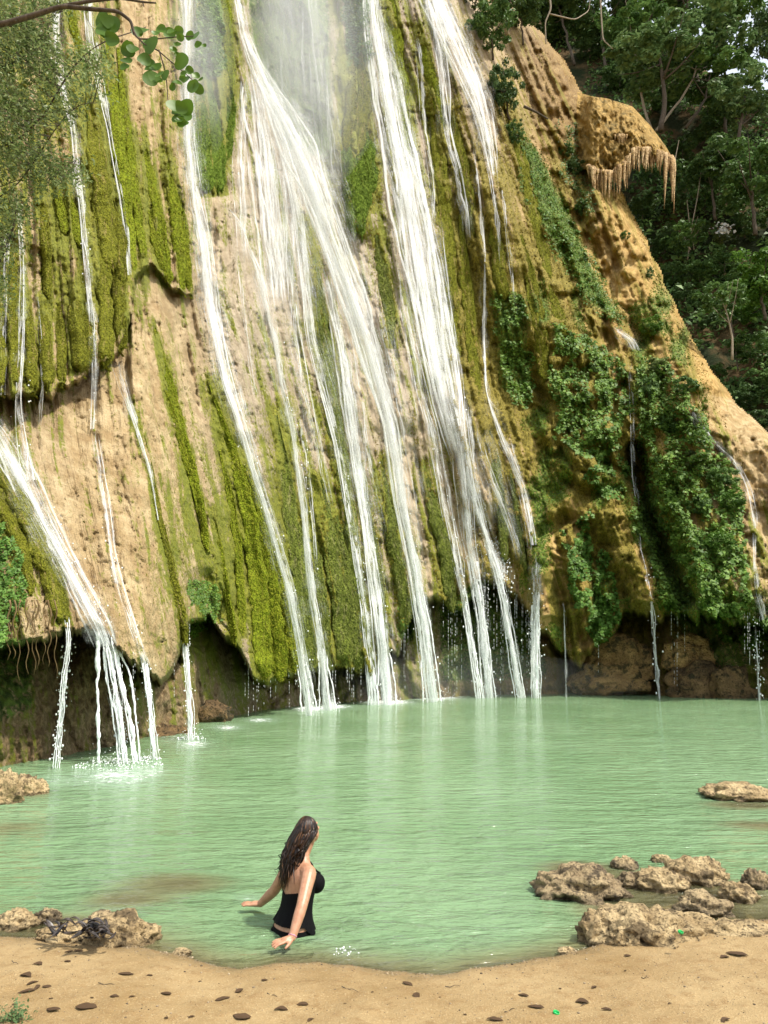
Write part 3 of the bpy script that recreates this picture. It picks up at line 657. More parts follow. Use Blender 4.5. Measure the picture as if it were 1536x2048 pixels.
curtain('yellow-green moss strip between two upper right falls', 'moss_bright',
    [[(772, -40, 9), (786, 60, 15), (800, 150, 14), (810, 240, 10), (816, 330, 7)], [(838, 55, 6), (852, 110, 13), (872, 190, 10), (884, 260, 6)]], .7, .1)
curtain('long golden moss ridge under the upper right falls', 'moss_olive',
    [[(862, 170, 7), (876, 300, 14), (892, 450, 16), (905, 600, 13), (915, 720, 9)], [(900, 205, 6), (916, 290, 12), (934, 380, 13), (948, 470, 8)], [(920, 430, 7), (930, 560, 13), (946, 690, 13), (955, 790, 9)], [(985, 440, 10), (998, 520, 16), (1008, 600, 14)]], .7)
curtain('olive moss rib with blunt tip hanging over the green grotto', 'moss_wet',
    [[(846, 930, 7), (866, 1010, 13), (888, 1100, 15), (905, 1222, 14)]], 1.0, .2)
curtain('narrow moss seam on the pale draped rock', 'moss_wet',
    [[(978, 860, 5), (990, 930, 10), (1002, 1020, 11), (1012, 1120, 8)], [(1020, 940, 4), (1036, 1040, 8), (1050, 1150, 8)]], .7)
curtain('wet moss tongues behind the foot of the main stream', 'moss_wet',
    [[(762, 920, 6), (778, 1020, 12), (794, 1120, 14), (812, 1250, 13)], [(806, 1030, 5), (824, 1100, 9), (834, 1200, 8)], [(720, 930, 5), (738, 1040, 9), (758, 1180, 10), (770, 1320, 9)]], .9)
curtain('golden moss ridge on the right shoulder of the falls', 'moss_olive',
    [[(1000, 160, 6), (1030, 260, 12), (1050, 360, 14), (1078, 470, 12), (1100, 560, 9)], [(1040, 470, 7), (1062, 560, 13), (1080, 660, 14), (1090, 760, 10)], [(1090, 560, 8), (1120, 640, 13), (1150, 700, 10)]], .6)

# ------------------------------------------------------------------ roots under the far left moss
def hanging_root(pts, r, lab):
    p = np.array([P(x, y, d) for x, y, d in pts]); q = np.stack([np.interp(np.linspace(0, len(p) - 1, 14), range(len(p)), p[:, k]) for k in range(3)], 1)
    q[:, 0] += .03 * np.sin(np.arange(14) * 1.3 + pts[0][0]); v, f = tube(q, np.linspace(r, r * .35, 14), 6)
    return tag(mk('hanging_root', v, f, M['root']), lab, 'root', 'roots hanging under the left moss')
_ord = ('first', 'second', 'third', 'fourth', 'fifth', 'sixth', 'seventh', 'eighth', 'ninth', 'tenth')
for k in range(9):
    x = 20 + k * 11.5 + random.uniform(-3, 3); dd = float(depth_s(x, 1215)) - .35
    hanging_root([(x, 1200, dd), (x + random.uniform(-4, 4), 1270, dd), (x + random.uniform(-8, 3), 1300 + random.uniform(20, 90) * (1.2 if 3 < k < 7 else .8), dd + .1)], random.uniform(.012, .026),
                 f'thin brown root hanging below the far left moss, {_ord[k]} from the frame edge')

# the rock around the tongues is mossy too
extra = np.zeros_like(D)
for pts in PAINT:
    a = np.array(pts, float); m_ = 40; i0, i1 = np.searchsorted(ax_y, [a[:, 1].min() - m_, a[:, 1].max() + 8]); j0, j1 = np.searchsorted(ax_x, [a[:, 0].min() - m_, a[:, 0].max() + m_])
    d_, _t = polydist(PX[i0:i1, j0:j1], PY[i0:i1, j0:j1], a[:, :2]); hw = a[:, 2].mean()
    extra[i0:i1, j0:j1] = np.maximum(extra[i0:i1, j0:j1], np.exp(-(d_ / (hw * 1.5)) ** 2))
cliff.data.attributes['moss'].data.foreach_set('value', (moss + np.where(PX < 400, .22, .40) * extra).ravel()[used].astype(np.float32))

# loose moss over the rock itself: far too many tufts to count
rs = np.random.default_rng(31)
mtot = moss + np.where(PX < 400, .20, .40) * extra + .9 * (fbm(Q / 14, PY / 130, 301, 4) - .5)
def loose_moss(name, cond, n, mat, lab, size=2.6):
    jj, ii = np.nonzero(cond & (mtot > .56) & (ed > 2) & (PY < lip + 4) & (PX > -120) & (PX < 1640) & (PY > -60)); k = rs.integers(0, len(ii), n); x = ax_x[ii[k]] + rs.uniform(-1.5, 1.5, n); y = ax_y[jj[k]] + rs.uniform(-1.5, 1.5, n); d = depth(x, y)
    nr = np.stack([depth(x + 3, y) - depth(x - 3, y), 0 * x - 6 * d / F, -(depth(x, y + 3) - depth(x, y - 3))], -1); nr[:, 0] *= 1; nr /= np.linalg.norm(nr, axis=1, keepdims=True) + 1e-9
    p = P(x, y, d) + nr * (d / F)[:, None] * 1.0; v, f = hang_leaves(p, nr, size * d / F, rs); return tag(mk(name, v, f, M[mat], smooth=False), lab, 'moss', kind='stuff')
loose_moss('moss', PX < 640, 18000, 'tuft_olive', 'short olive moss scattered over the left half of the cliff')
mgold = mtot; mtot = np.where(green > .3, 1.0, 0.0) * (PX > 960)
loose_moss('green_moss', PX > 960, 26000, 'tuft_green', 'fresh green moss and liverwort scattered over the right-hand rock', 3.0); mtot = mgold
loose_moss('moss', PX >= 640, 46000, 'tuft_gold', 'short golden moss scattered over the right half of the cliff')
# ------------------------------------------------------------------ the falls: every stream a thing with sheets, strands and spray
GROUP_F = 'streams of the waterfall'
def path(pts, step=5.0, off=.0, follow=True):
    c = resample(np.array(pts, float), step)
    d = np.minimum(depth_s(c[:, 0], c[:, 1]), depth_s(c[:, 0], c[:, 1] - 24) + .05) - off
    d = np.minimum.accumulate(d)
    return c, d
def to_water(pts, step=5.0):
    """extend the last piece until it meets the pool"""
    pts = [tuple(p) for p in pts]; c, d = path(pts); dl = d[-1]
    (x0, y0, w0), (x1, y1, w1) = pts[-2], pts[-1]
    zend = P(x1, y1, dl)[2]
    if zend > 0:
        b = math.atan2(CAM_Z, dl); y2 = CY + F * math.tan(b + PITCH) + 3
        sl = np.clip((x1 - x0) / max(8, (y1 - y0)), -.3, .3)
        pts.append((x1 + sl * (y2 - y1) * .7, y2, w1))
    return pts
def ribbon(pts, seed, layer=0, dens=.6, spread=1.0, off=.12, m=11, fade_top=40, fade_bot=0, wob=3.0, grow=0.0):
    c, d = path(pts); L = np.r_[0, np.cumsum(np.hypot(*np.diff(c[:, :2], axis=0).T))]
    w = np.maximum(c[:, 2] * spread, 1.2)
    thin = np.clip(1.4 - c[:, 2] / 14, 0, 1) * (0 if m == 5 else 1); x = c[:, 0] + (wob + 3 * thin) * (fbm(L / 60, L * 0 + seed, seed, 3) - .5) * 2 + 3 * thin * (fbm(L / 19, L * 0 + seed, seed + 31, 3) - .5)
    w = w * (1 - thin + thin * np.clip(.15 + 1.7 * fbm(L / 34, L * 0 + 1.7, seed + 23, 3), .3, 1.7))
    ph = np.linspace(-1, 1, m); X = x[:, None] + w[:, None] * ph; Y = c[:, None, 1] + 0 * X
    pm = d / F
    side = depth_s(X, Y) - depth_s(x, c[:, 1])[:, None]; side = np.clip(side, -w[:, None] * pm[:, None], w[:, None] * pm[:, None])
    air = ss(0, .5, depth_s(c[:, 0], c[:, 1]) - d)                        # clear of the rock: a falling sheet
    bul = .55 + .4 * layer
    dd = d[:, None] + side * (1 - air[:, None]) * .9 - pm[:, None] * (w[:, None] * bul * (1 - ph ** 2) * .6 + 3.5 + 3 * layer + 5 * (fbm(X / 13 + 50 * layer, Y / 70, seed + 7, 3) - .5)) - off * layer
    dn = dens * np.clip(1 - np.abs(ph) ** 1.7, 0, 1)[None] ** .9 * np.ones_like(X)
    ragged = .45 * (fbm(X / 7, Y / 90, seed + 19, 3) - .5) * np.abs(ph)[None] ** .5; dn = np.clip(dn + ragged * (dn > .01), 0, 1.2)
    dn = dn * (1 + grow * ss(.45, .95, L / L[-1]))[:, None]
    if fade_top: dn *= ss(0, fade_top, L)[:, None]
    if fade_bot: dn *= ss(0, fade_bot, L[-1] - L)[:, None]
    dn *= (.82 + .36 * fbm(L / 75, L * 0 + 3.3, seed + 2, 3))[:, None] * (1 - thin * .75 * ss(.50, .66, fbm(L / 30, L * 0 + 6.1, seed + 29, 3)))[:, None]
    fl = np.stack([(X - x[:, None]) / 10 + seed * 13.7, L[:, None] / 10 + 0 * X, 0 * X + layer * 5], -1)
    return P(X, Y, dd).reshape(-1, 3), grid_faces(len(c), m), {'flow': fl.reshape(-1, 3), 'dens': dn.ravel()}
def drops(path_pts, n, r_px, spread, seed, size=(.6, 1.6), vstretch=1.5):
    """flying drops around a falling piece (many small closed bodies)"""
    rs = np.random.default_rng(seed); c, d = path(path_pts); i = rs.integers(0, len(c), n)
    v0, f0 = ICO[1]; V = []; Fs = []
    for k, j in enumerate(i):
        x = c[j, 0] + rs.normal() * spread; y = c[j, 1] + rs.normal() * 6; dj = d[j] - abs(rs.normal()) * .15
        p = P(x, y, dj)
        if p[2] < .02: continue
        r = r_px * rs.uniform(*size) ** 1.5 * dj / F
        V.append(v0 * np.array([r, r, r * rs.uniform(1, vstretch)]) + p); Fs.append(f0 + 12 * len(Fs))
    return np.concatenate(V), np.concatenate(Fs)
def rope(pts, seed, r_px, off=.1, jit=3.0):
    """ragged rope of water in free fall"""
    rs = np.random.default_rng(seed); c, d = path(pts, 3.0); L = np.arange(len(c)) * 3.0
    x = c[:, 0] + jit * 2 * (fbm(L / 26, L * 0 + seed, seed, 4, .6) - .5) * np.minimum(1, L / 60)
    r = r_px * d / F * (.35 + 1.3 * fbm(L / 12, L * 0 + 5, seed + 1, 3)) * (c[:, 2] / max(c[0, 2], .1)) ** .5
    p = P(x, c[:, 1], d - off); p[:, 1] += .04 * (fbm(L / 20, L * 0 + 8, seed + 4, 3) - .5)
    return tube(p, r, 6)
NS = [0]
def stream(label, pts, dens=.62, water=False, veil=.35, ropes=(), spray=0, fade_top=40, fade_bot=0, mat='fall', veil_w=2.1, srad=.9):
    NS[0] += 1; s = NS[0] * 17
    if water: pts = to_water(pts)
    c, d = path(pts); base = P(c[-1, 0], c[-1, 1], d[-1])
    e = empty('waterfall_stream', base, label, 'waterfall', GROUP_F)
    gw = .45 if water else 0.0
    v, f, a = ribbon(pts, s, 0, dens * .68, .90, fade_top=fade_top, fade_bot=fade_bot, grow=gw); mk('water_sheet', v, f, M[mat], e, attrs=a)
    v, f, a = ribbon(pts, s + 3, 1, dens * .72, .48, fade_top=fade_top * 1.5, fade_bot=fade_bot, grow=gw); mk('water_sheet', v, f, M[mat], e, attrs=a)
    if veil: 
        v, f, a = ribbon(pts, s + 5, 2, veil * 1.0, veil_w, m=13, fade_top=fade_top, fade_bot=fade_bot); mk('water_veil', v, f, M['veil'], e, attrs=a)
    # bright strands inside and around the sheet
    wmax = max(p[2] for p in pts); nst = 0 if 'film' in label else int(np.clip(wmax * .42, 2, 15)); ss_ = np.random.default_rng(s)
    for k in range(nst):
        c0 = resample(np.array(pts, float), 8); n0 = len(c0); i0 = int(ss_.uniform(0, .45) * n0) if k else 0; i1 = n0 if (k < nst * .6 or water and ss_.random() < .6) else int(ss_.uniform(.6, 1) * n0); i1 = max(i1, i0 + 5)
        q = c0[i0:i1].copy(); Lq = np.arange(len(q)) * 8.0; u0 = ss_.uniform(-1, 1); dr = ss_.normal() * .35
        q[:, 0] += q[:, 2] * (u0 * 1.0 + dr * (Lq / max(Lq[-1], 1) - .5) + .40 * (fbm(Lq / 170, Lq * 0 + k * 3.3, s + k, 3) - .5) * 2); q[:, 2] = np.clip(q[:, 2] * ss_.uniform(.06, .18), 1.0, 4.5)
        if len(q) < 5: continue
        v, f, a = ribbon(q, s + 200 + k, 1, ss_.uniform(.40, .85) * min(1, dens * 1.25), 1.0, m=5, fade_top=50, fade_bot=40 if i1 < n0 else fade_bot, wob=1.2); mk('water_strand', v, f, M['strand'], e, attrs=a)
    if water and wmax > 6:
        c0 = resample(np.array(pts, float), 6); lp = np.interp(c0[:, 0], LX, LY); tail = c0[c0[:, 1] > lp - 60]
        for k in range(4 if len(tail) > 6 else 0):
            q = tail.copy(); tq = np.linspace(0, 1, len(q)); q[:, 0] += q[:, 2] * ((k - 1.5) * (.35 + .45 * tq) + .5 * (fbm(tq * 5, tq * 0 + k, s + 70 + k, 3) - .5)); q[:, 2] = np.clip(q[:, 2] * .13, .9, 2.6)
            v, f = rope(q, s + 300 + k, float(np.clip(wmax * .09, .7, 1.5)), .12, 2.0); mk('water_rope', v, f, M['spray'], e)
    for k, (rp, rr) in enumerate(ropes):
        v, f = rope(to_water(rp) if water else rp, s + 40 + k, rr); mk('water_rope', v, f, M['spray'], e)
    if spray:
        half = [(p[0], p[1], p[2]) for p in pts][len(pts) // 2 - 1:]
        v, f = drops(half, spray, srad, max(6, pts[-1][2] * .9), s + 60); o = mk('spray', v, f, M['spray'], e); o['kind'] = 'stuff'
    return e
stream('faint white trickle at the left frame edge beneath the shrub', [(12, 440, 9), (10, 560, 10), (6, 700, 9), (4, 790, 7)], .50, veil=.2)
stream('thin white stream threading the moss left of the frame-side curtain', [(36, 380, 5), (46, 520, 6), (43, 700, 6), (36, 800, 5), (46, 880, 9), (60, 960, 13)], .66, spray=30)
stream('short white trickle between two moss tongues at left', [(70, 565, 3), (75, 620, 3.5), (83, 700, 3.5), (85, 780, 3), (80, 850, 2.5)], .62, veil=0)
stream('white stream falling from behind the leaves onto the tan ledge', [(116, -60, 15), (112, 60, 15), (120, 150, 13), (146, 240, 8), (156, 340, 8), (166, 430, 7), (176, 540, 6), (186, 650, 6), (190, 730, 5), (186, 858, 4)], .62, spray=40)
stream('wide broken white stream behind the fine leaves at top left', [(172, -60, 14), (184, 80, 15), (196, 150, 12), (216, 250, 5), (232, 340, 5), (246, 410, 5), (254, 460, 5), (260, 550, 4)], .55, veil=.2)
stream('big white cascade plunging into the pool at lower left', [(-60, 800, 24), (-10, 860, 26), (25, 925, 27), (68, 1010, 28), (115, 1100, 27), (160, 1180, 26), (196, 1250, 24), (214, 1300, 20)], .66, veil=.40, fade_bot=20, spray=120)
e = stream('fan of white water ropes below the big left cascade', [(214, 1275, 16), (224, 1350, 15), (240, 1440, 13)], .40, water=True, veil=0, fade_bot=60, spray=260, srad=1.1,
       ropes=[([(196, 1265, 5), (194, 1350, 4), (196, 1440, 3)], 4.2), ([(214, 1280, 6), (226, 1350, 5), (240, 1430, 4)], 4.0), ([(228, 1290, 6), (246, 1370, 5), (262, 1450, 4)], 4.6), ([(222, 1285, 6), (232, 1380, 4), (236, 1450, 3)], 2.6),
              ([(206, 1275, 5), (214, 1370, 4), (232, 1430, 3)], 2.4), ([(236, 1300, 5), (258, 1340, 4), (270, 1420, 3)], 2.6)])
stream('beaded white drip column at the left mouth of the cave', [(134, 1235, 9), (138, 1280, 7), (128, 1360, 5)], .45, water=True, veil=0, fade_bot=90, spray=170, srad=1.15, ropes=[([(138, 1240, 4), (136, 1300, 3), (130, 1340, 1)], 2.0)])
stream('small stream wandering down the tan rock bulge', [(186, 850, 10), (192, 905, 12), (203, 965, 9), (216, 1040, 10), (222, 1110, 9), (240, 1180, 10), (268, 1265, 9), (290, 1330, 8)], .56, veil=.2, spray=30)
stream('white thread dropping from the tip of the tan bulge', [(290, 1322, 8), (300, 1400, 6)], .45, water=True, veil=0, ropes=[([(292, 1325, 5), (300, 1400, 4)], 3.6), ([(284, 1320, 3), (296, 1400, 3)], 2.0)], spray=90)
stream('short splashing stream crossing the top of the tan bulge', [(230, 705, 12), (246, 770, 12), (264, 830, 9), (286, 900, 7), (304, 960, 6), (316, 1040, 5)], .56, veil=.2)
stream('slender white fall right of the tan bulge', [(362, 1225, 6), (370, 1285, 7), (377, 1370, 6)], .70, water=True, veil=0, ropes=[([(366, 1235, 4), (375, 1330, 4), (379, 1390, 3)], 3.2)], spray=110)
stream('long white stream left of the tan column, foot beside the moss slab', [(372, -60, 16), (374, 120, 17), (376, 250, 17), (388, 380, 19), (404, 460, 20), (416, 560, 20), (428, 650, 20), (448, 750, 19), (480, 850, 14), (504, 930, 13), (542, 1050, 12), (578, 1180, 12), (600, 1290, 12)], .72, water=True, veil=.42, spray=90)
stream('white stream curving off the tan column to the pool', [(448, 405, 8), (480, 445, 9), (508, 520, 11), (528, 590, 13), (546, 660, 13), (562, 760, 11), (586, 860, 10), (602, 1000, 10), (624, 1180, 12), (642, 1290, 13)], .74, water=True, veil=.35, spray=90)
stream('main white fall spreading from the top centre to the pool', [(468, -40, 9), (486, 60, 12), (506, 120, 18), (548, 205, 30), (592, 290, 40), (628, 380, 42), (662, 480, 40), (694, 570, 36), (722, 650, 33), (752, 750, 26), (780, 850, 19), (802, 1000, 16), (828, 1130, 15), (848, 1250, 14)], .76, water=True, veil=.42, spray=140)
stream('white veil fanning straight down from the bright spout', [(504, 120, 12), (522, 230, 30), (536, 330, 40), (546, 450, 42), (556, 560, 34), (566, 660, 22)], .50, veil=.36, fade_bot=120)
stream('thin pale veil on the left side of the fan', [(492, 120, 8), (484, 240, 14), (482, 350, 17), (484, 450, 15), (490, 560, 12)], .42, veil=.25, fade_bot=80)
stream('bright stream dividing the fan and ending left of the main fall', [(530, 180, 12), (574, 310, 20), (598, 430, 18), (612, 560, 14), (626, 690, 12), (648, 780, 11), (674, 880, 10), (704, 1050, 9), (726, 1200, 8), (738, 1300, 8)], .66, water=True, veil=.35, spray=60)
stream('strong white stream just left of the main fall foot', [(650, 540, 10), (676, 660, 14), (698, 780, 15), (714, 900, 13), (730, 1020, 12), (748, 1140, 14), (764, 1270, 16)], .84, water=True, veil=.4, spray=90)
stream('fine veil on the pale rock beside the central rib', [(560, 420, 10), (578, 540, 14), (590, 680, 14), (612, 800, 12), (640, 920, 9), (668, 1050, 6)], .42, veil=.25, fade_bot=90)
stream('misty veil dropping from the top edge left of centre', [(545, -80, 40), (560, 60, 46), (584, 180, 48), (600, 280, 40)], .24, veil=.30, fade_bot=120, veil_w=1.3, mat='veil')
stream('misty veil dropping from the top edge at centre', [(624, -80, 30), (632, 80, 36), (646, 220, 36), (664, 340, 30), (680, 430, 20)], .32, veil=.30, fade_bot=120, veil_w=1.3, mat='veil')
stream('tall white fall right of the green moss slab', [(740, -60, 14), (748, 40, 18), (768, 140, 26), (786, 240, 31), (806, 340, 33), (826, 450, 33), (846, 570, 31), (864, 680, 27), (882, 780, 22), (900, 860, 18), (920, 930, 14)], .84, veil=.45, fade_bot=60)
stream('white stream along the right flank of the tall fall', [(800, 250, 8), (846, 400, 10), (876, 540, 11), (902, 680, 12), (918, 780, 12), (926, 880, 13), (942, 970, 12), (966, 1060, 12), (994, 1140, 12), (1006, 1190, 9)], .74, veil=.32, water=True, spray=120)
stream('pale veil draping the tan bulge below the tall fall', [(806, 590, 10), (826, 690, 13), (844, 790, 14), (866, 870, 13), (884, 980, 11), (904, 1080, 9), (926, 1180, 6)], .55, veil=.3, water=True, spray=60)
stream('white stream splitting at the foot right of the blunt moss rib', [(918, 860, 12), (926, 930, 16), (934, 1050, 16), (948, 1140, 13), (962, 1230, 10)], .74, water=True, veil=.35, ropes=[([(955, 1170, 5), (966, 1260, 4), (976, 1330, 3)], 4.0)], spray=160)
stream('ragged skirt of white water over the grotto lip', [(990, 1080, 16), (1000, 1130, 18), (1008, 1180, 12)], .55, veil=0, fade_bot=30, spray=190)
stream('wide white fall entering at the top edge right of centre', [(850, -60, 22), (884, 30, 26), (926, 120, 26), (958, 200, 20), (978, 290, 14), (992, 390, 8)], .74, veil=.4, fade_bot=90)
stream('white branch falling left of the wide upper fall', [(846, -40, 14), (872, 60, 14), (886, 160, 13), (893, 260, 11), (916, 350, 10), (932, 440, 9), (938, 500, 6)], .68, veil=.3, fade_bot=60)
stream('slim pale trickle over the golden ridge, upper right', [(834, 60, 6), (842, 150, 7), (850, 260, 6), (866, 360, 6), (870, 470, 6)], .52, veil=.15, fade_bot=60)
stream('long thin thread down the golden ridge to the draped rock', [(942, 280, 5), (960, 390, 5), (970, 510, 5), (968, 650, 4.5), (972, 780, 5), (998, 860, 11), (1034, 940, 13), (1056, 1010, 11), (1068, 1090, 9)], .60, veil=.22)
stream('pale curtain of water over the draped rock', [(948, 830, 9), (968, 920, 12), (1000, 1000, 14), (1030, 1080, 12), (1044, 1140, 8)], .42, veil=.25, fade_bot=60)
stream('straight white fall from the round knob', [(1068, 1092, 8), (1072, 1160, 10), (1072, 1235, 9)], .66, water=True, veil=.25, ropes=[([(1076, 1200, 3), (1074, 1290, 3)], 3.0), ([(1064, 1210, 3), (1066, 1300, 3)], 3.0)], spray=90)
stream('hair-thin drip right of the round knob', [(1127, 1190, 2.2), (1131, 1290, 2.0)], .62, water=True, veil=0)
stream('thin stream over the tan spur by the dark cleft', [(1272, 1060, 4), (1288, 1120, 4), (1302, 1190, 4), (1307, 1240, 3)], .62, water=True, veil=0, spray=40)
stream('thin stream down the red-brown strip into the cleft', [(1258, 700, 5), (1264, 800, 6), (1266, 900, 6), (1268, 960, 4), (1276, 1020, 2.5), (1282, 1080, 2)], .50, veil=.2)
stream('white splash on the small ledge above the creeper', [(1222, 648, 6), (1240, 664, 11), (1262, 682, 14), (1274, 705, 10)], .50, veil=.3, fade_top=15, fade_bot=15)
stream('pale stream sliding over the tan shoulder at right', [(1376, 805, 7), (1402, 850, 9), (1434, 890, 8), (1470, 922, 9), (1496, 970, 9), (1512, 1040, 8), (1510, 1110, 7), (1514, 1180, 9), (1530, 1240, 8)], .56, veil=.25)
stream('beaded drip at the right frame edge', [(1508, 1240, 3), (1514, 1300, 3)], .45, water=True, veil=0, spray=60)

# fine white threads between the streams, each named by what it runs beside
for lab, pts in [
  ('faint thread on pale rock left of the tan column', [(398, 430, 4), (420, 560, 5), (436, 660, 4), (462, 760, 4)]), ('faint thread down the front of the tan column', [(470, 470, 3), (486, 600, 4), (500, 720, 4), (516, 830, 3)]),
  ('faint thread right of the tan column', [(536, 480, 5), (548, 600, 6), (556, 720, 5), (570, 800, 4)]), ('faint thread left of the moss slab head', [(440, 640, 4), (470, 740, 5), (500, 860, 5), (530, 980, 4)]),
  ('faint thread over the wet moss apron', [(596, 800, 4), (612, 920, 5), (626, 1050, 4), (634, 1160, 3)]), ('faint thread beside the green central rib', [(700, 640, 5), (716, 760, 6), (734, 880, 6), (752, 1000, 5)]),
  ('faint thread right of the main fall middle', [(750, 560, 6), (772, 680, 8), (794, 800, 8), (818, 930, 7), (842, 1060, 5)]), ('faint thread over the tan bulge right of the main fall', [(790, 480, 5), (806, 620, 6), (822, 740, 6), (846, 880, 6)]),
  ('faint thread right of the blunt moss rib', [(880, 900, 5), (900, 1000, 6), (922, 1110, 5), (930, 1200, 3)]), ('faint thread on the golden ridge beside the tall fall', [(880, 430, 4), (896, 560, 5), (908, 680, 4), (920, 760, 3)]),
  ('faint thread on the outer golden ridge', [(1000, 330, 4), (1012, 450, 4), (1026, 560, 3), (1034, 640, 3)]), ('faint thread below the wide upper fall', [(956, 230, 4), (980, 340, 5), (996, 450, 5), (1004, 560, 3)]),
  ('faint thread at the left of the draped rock', [(936, 800, 6), (946, 900, 7), (958, 1000, 7), (976, 1080, 5)]), ('faint thread at the right of the draped rock', [(1010, 850, 6), (1038, 960, 8), (1056, 1060, 7), (1064, 1150, 4)]),
  ('broad pale film over the middle of the draped rock', [(968, 820, 14), (992, 920, 20), (1020, 1020, 22), (1044, 1120, 16)]), ('broad pale film over the rock between main fall and tall fall', [(770, 600, 16), (796, 740, 22), (826, 900, 20), (856, 1040, 14)]),
  ('broad pale film on the rock left of the green central rib', [(560, 560, 18), (584, 700, 22), (612, 840, 18), (640, 980, 12)]), ('broad pale film under the left side of the fan', [(500, 420, 16), (516, 560, 20), (534, 700, 18), (556, 820, 12)])]:
    film = 'film' in lab; stream(lab, pts, .34 if film else .46, veil=.22 if film else .16, fade_top=60, fade_bot=70, veil_w=1.5, mat='veil' if film else 'fall')

# soft veils that tie the upper fan together
for lab, pts, dn in [
  ('wide soft veil filling the middle of the upper fan', [(505, 110, 20), (530, 220, 55), (560, 340, 80), (590, 460, 85), (620, 580, 75), (650, 690, 50)], .30),
  ('wide soft veil right of the bright spout', [(520, 130, 16), (580, 240, 48), (630, 350, 62), (668, 460, 62), (700, 560, 52), (736, 680, 36)], .36),
  ('wide soft veil around the tall right-hand fall', [(752, 20, 26), (784, 180, 46), (810, 320, 56), (838, 480, 58), (866, 640, 50), (896, 780, 38), (930, 900, 26)], .34),
  ('wide soft veil around the wide upper fall', [(860, -40, 44), (904, 60, 52), (938, 160, 46), (962, 260, 34), (984, 380, 22)], .36),
  ('soft white veil over the long left stream', [(372, -60, 30), (378, 160, 32), (388, 340, 32), (410, 500, 32), (436, 680, 30), (470, 800, 24)], .30),
  ('soft film draping the rock under the tall fall', [(880, 700, 30), (910, 820, 42), (940, 930, 46), (976, 1040, 40), (1000, 1130, 26)], .34),
  ('soft film over the middle cliff below the fan', [(640, 640, 40), (676, 760, 52), (708, 880, 52), (740, 1010, 42), (770, 1140, 28)], .32)]:
    v, f, a = ribbon(pts, NS[0] * 17 + 5, 1, dn, 1.0, m=25, fade_top=60, fade_bot=140, wob=6); e = mk('water_veil', v, f, M['veil'], attrs=a); tag(e, lab, 'waterfall', 'soft veils of the waterfall'); NS[0] += 1

# fine drips below the lips: too many to count
def drip_lines(spots, name, lab):
    parts = []; rs = np.random.default_rng(5)
    for (x0, x1, n) in spots:
        for k in range(n):
            x = rs.uniform(x0, x1); y = float(np.interp(x, LX, LY)) - 10; d = float(depth_s(x, y - 16)) - .08
            b = math.atan2(CAM_Z, d); ye = CY + F * math.tan(b + PITCH); y1 = y + (ye - y) * rs.uniform(.3, 1)
            yy = np.arange(y, y1, 7.0)
            for a in yy:
                if rs.random() < .35: continue
                p = P(x, np.array([a, a + rs.uniform(3, 7)]), d); v, f = tube(p, rs.uniform(.16, .38) * d / F, 4); parts.append((v, f))
    v, f = merge(parts); o = mk(name, v, f, M['spray']); return tag(o, lab, 'water', kind='stuff')
drip_lines([(1290, 1330, 0), (490, 600, 18), (640, 760, 12), (800, 860, 12), (880, 940, 8), (960, 1090, 34), (1180, 1380, 8), (1480, 1560, 6), (230, 380, 6)], 'dripping_water', 'fine drips falling from the mossy lip into the pool')

# splashes where the streams meet the pool
def splash(px, py, wpx, hpx, n, lab):
    rs = np.random.default_rng(int(px)); d = dist_at_z(py, 0); c = P(px, py, d); k = d / F; v0, f0 = ICO[1]; V = []; Fs = []
    for i in range(n):
        a = rs.uniform(0, 2 * np.pi); q = rs.random() ** .7; x = c[0] + np.cos(a) * q * wpx * k; y = c[1] + np.sin(a) * q * wpx * k * .8
        z = max(.005, rs.exponential(.5) * hpx * k * (1 - q * q)); r = rs.uniform(.5, 1.5) ** 1.4 * k * .9 * (1.2 if z < .04 else .8)
        V.append(v0 * r * np.array([1, 1, .9]) + (x, y, z)); Fs.append(f0 + 12 * i)
    e = empty('splash', c, lab, 'splash', 'splashes at the foot of the falls')
    o = mk('spray', np.concatenate(V), np.concatenate(Fs), M['spray'], e); o['kind'] = 'stuff'
    v0, f0 = ICO[4]; w = v0.copy(); h = fbm3(v0 * 3.2 + px, 3, 4); w *= (.75 + .5 * h)[:, None]
    w = w * np.array([wpx * .62 * k, wpx * .5 * k, hpx * .55 * k]) + c; w[:, 2] = np.maximum(w[:, 2] - .02, -.05)
    fl = np.stack([v0[:, 0] * 3 + px, v0[:, 2] * 6, v0[:, 1] * 3], -1)
    mk('foam_mound', w, f0, M['froth'], e, attrs={'flow': fl, 'dens': .50 - .75 * np.hypot(v0[:, 0], v0[:, 1]) ** 1.5})
t = NT('white froth'); p = t.new('ShaderNodeNewGeometry').outputs['Position']; n_ = t.noise(p, 9, 5, .75); d_ = t.attr('dens')
al = t.ramp(t.math('ADD', d_, t.math('MULTIPLY', t.math('SUBTRACT', n_, .5), 2.6)), .3, .8)
t.done((.93, .95, .94), .6, t.bump(n_, .8, .1), .2)
tp = t.new('ShaderNodeBsdfTransparent'); mx = t.new('ShaderNodeMixShader'); t.link(al, mx.inputs[0]); t.link(tp.outputs[0], mx.inputs[1]); t.link(t.b.outputs[0], mx.inputs[2]); t.link(mx.outputs[0], t.out.inputs[0])
M['froth'] = t.m
LAND = lambda x, y: CY + F * math.tan(math.atan2(CAM_Z, float(path([(x, y - 40, 4), (x, y, 4)])[1][-1])) + PITCH)
splash(236, LAND(214, 1290) + 4, 84, 26, 420, 'wide white splash under the fan of water ropes')
splash(300, LAND(292, 1330) + 2, 22, 14, 90, 'small splash below the tip of the tan bulge')
splash(381, LAND(370, 1260) + 2, 30, 22, 150, 'white splash under the slender fall')
splash(622, 1418, 26, 18, 110, 'splash at the foot of the long stream by the moss slab')
splash(664, 1414, 24, 16, 90, 'splash at the foot of the stream off the tan column')
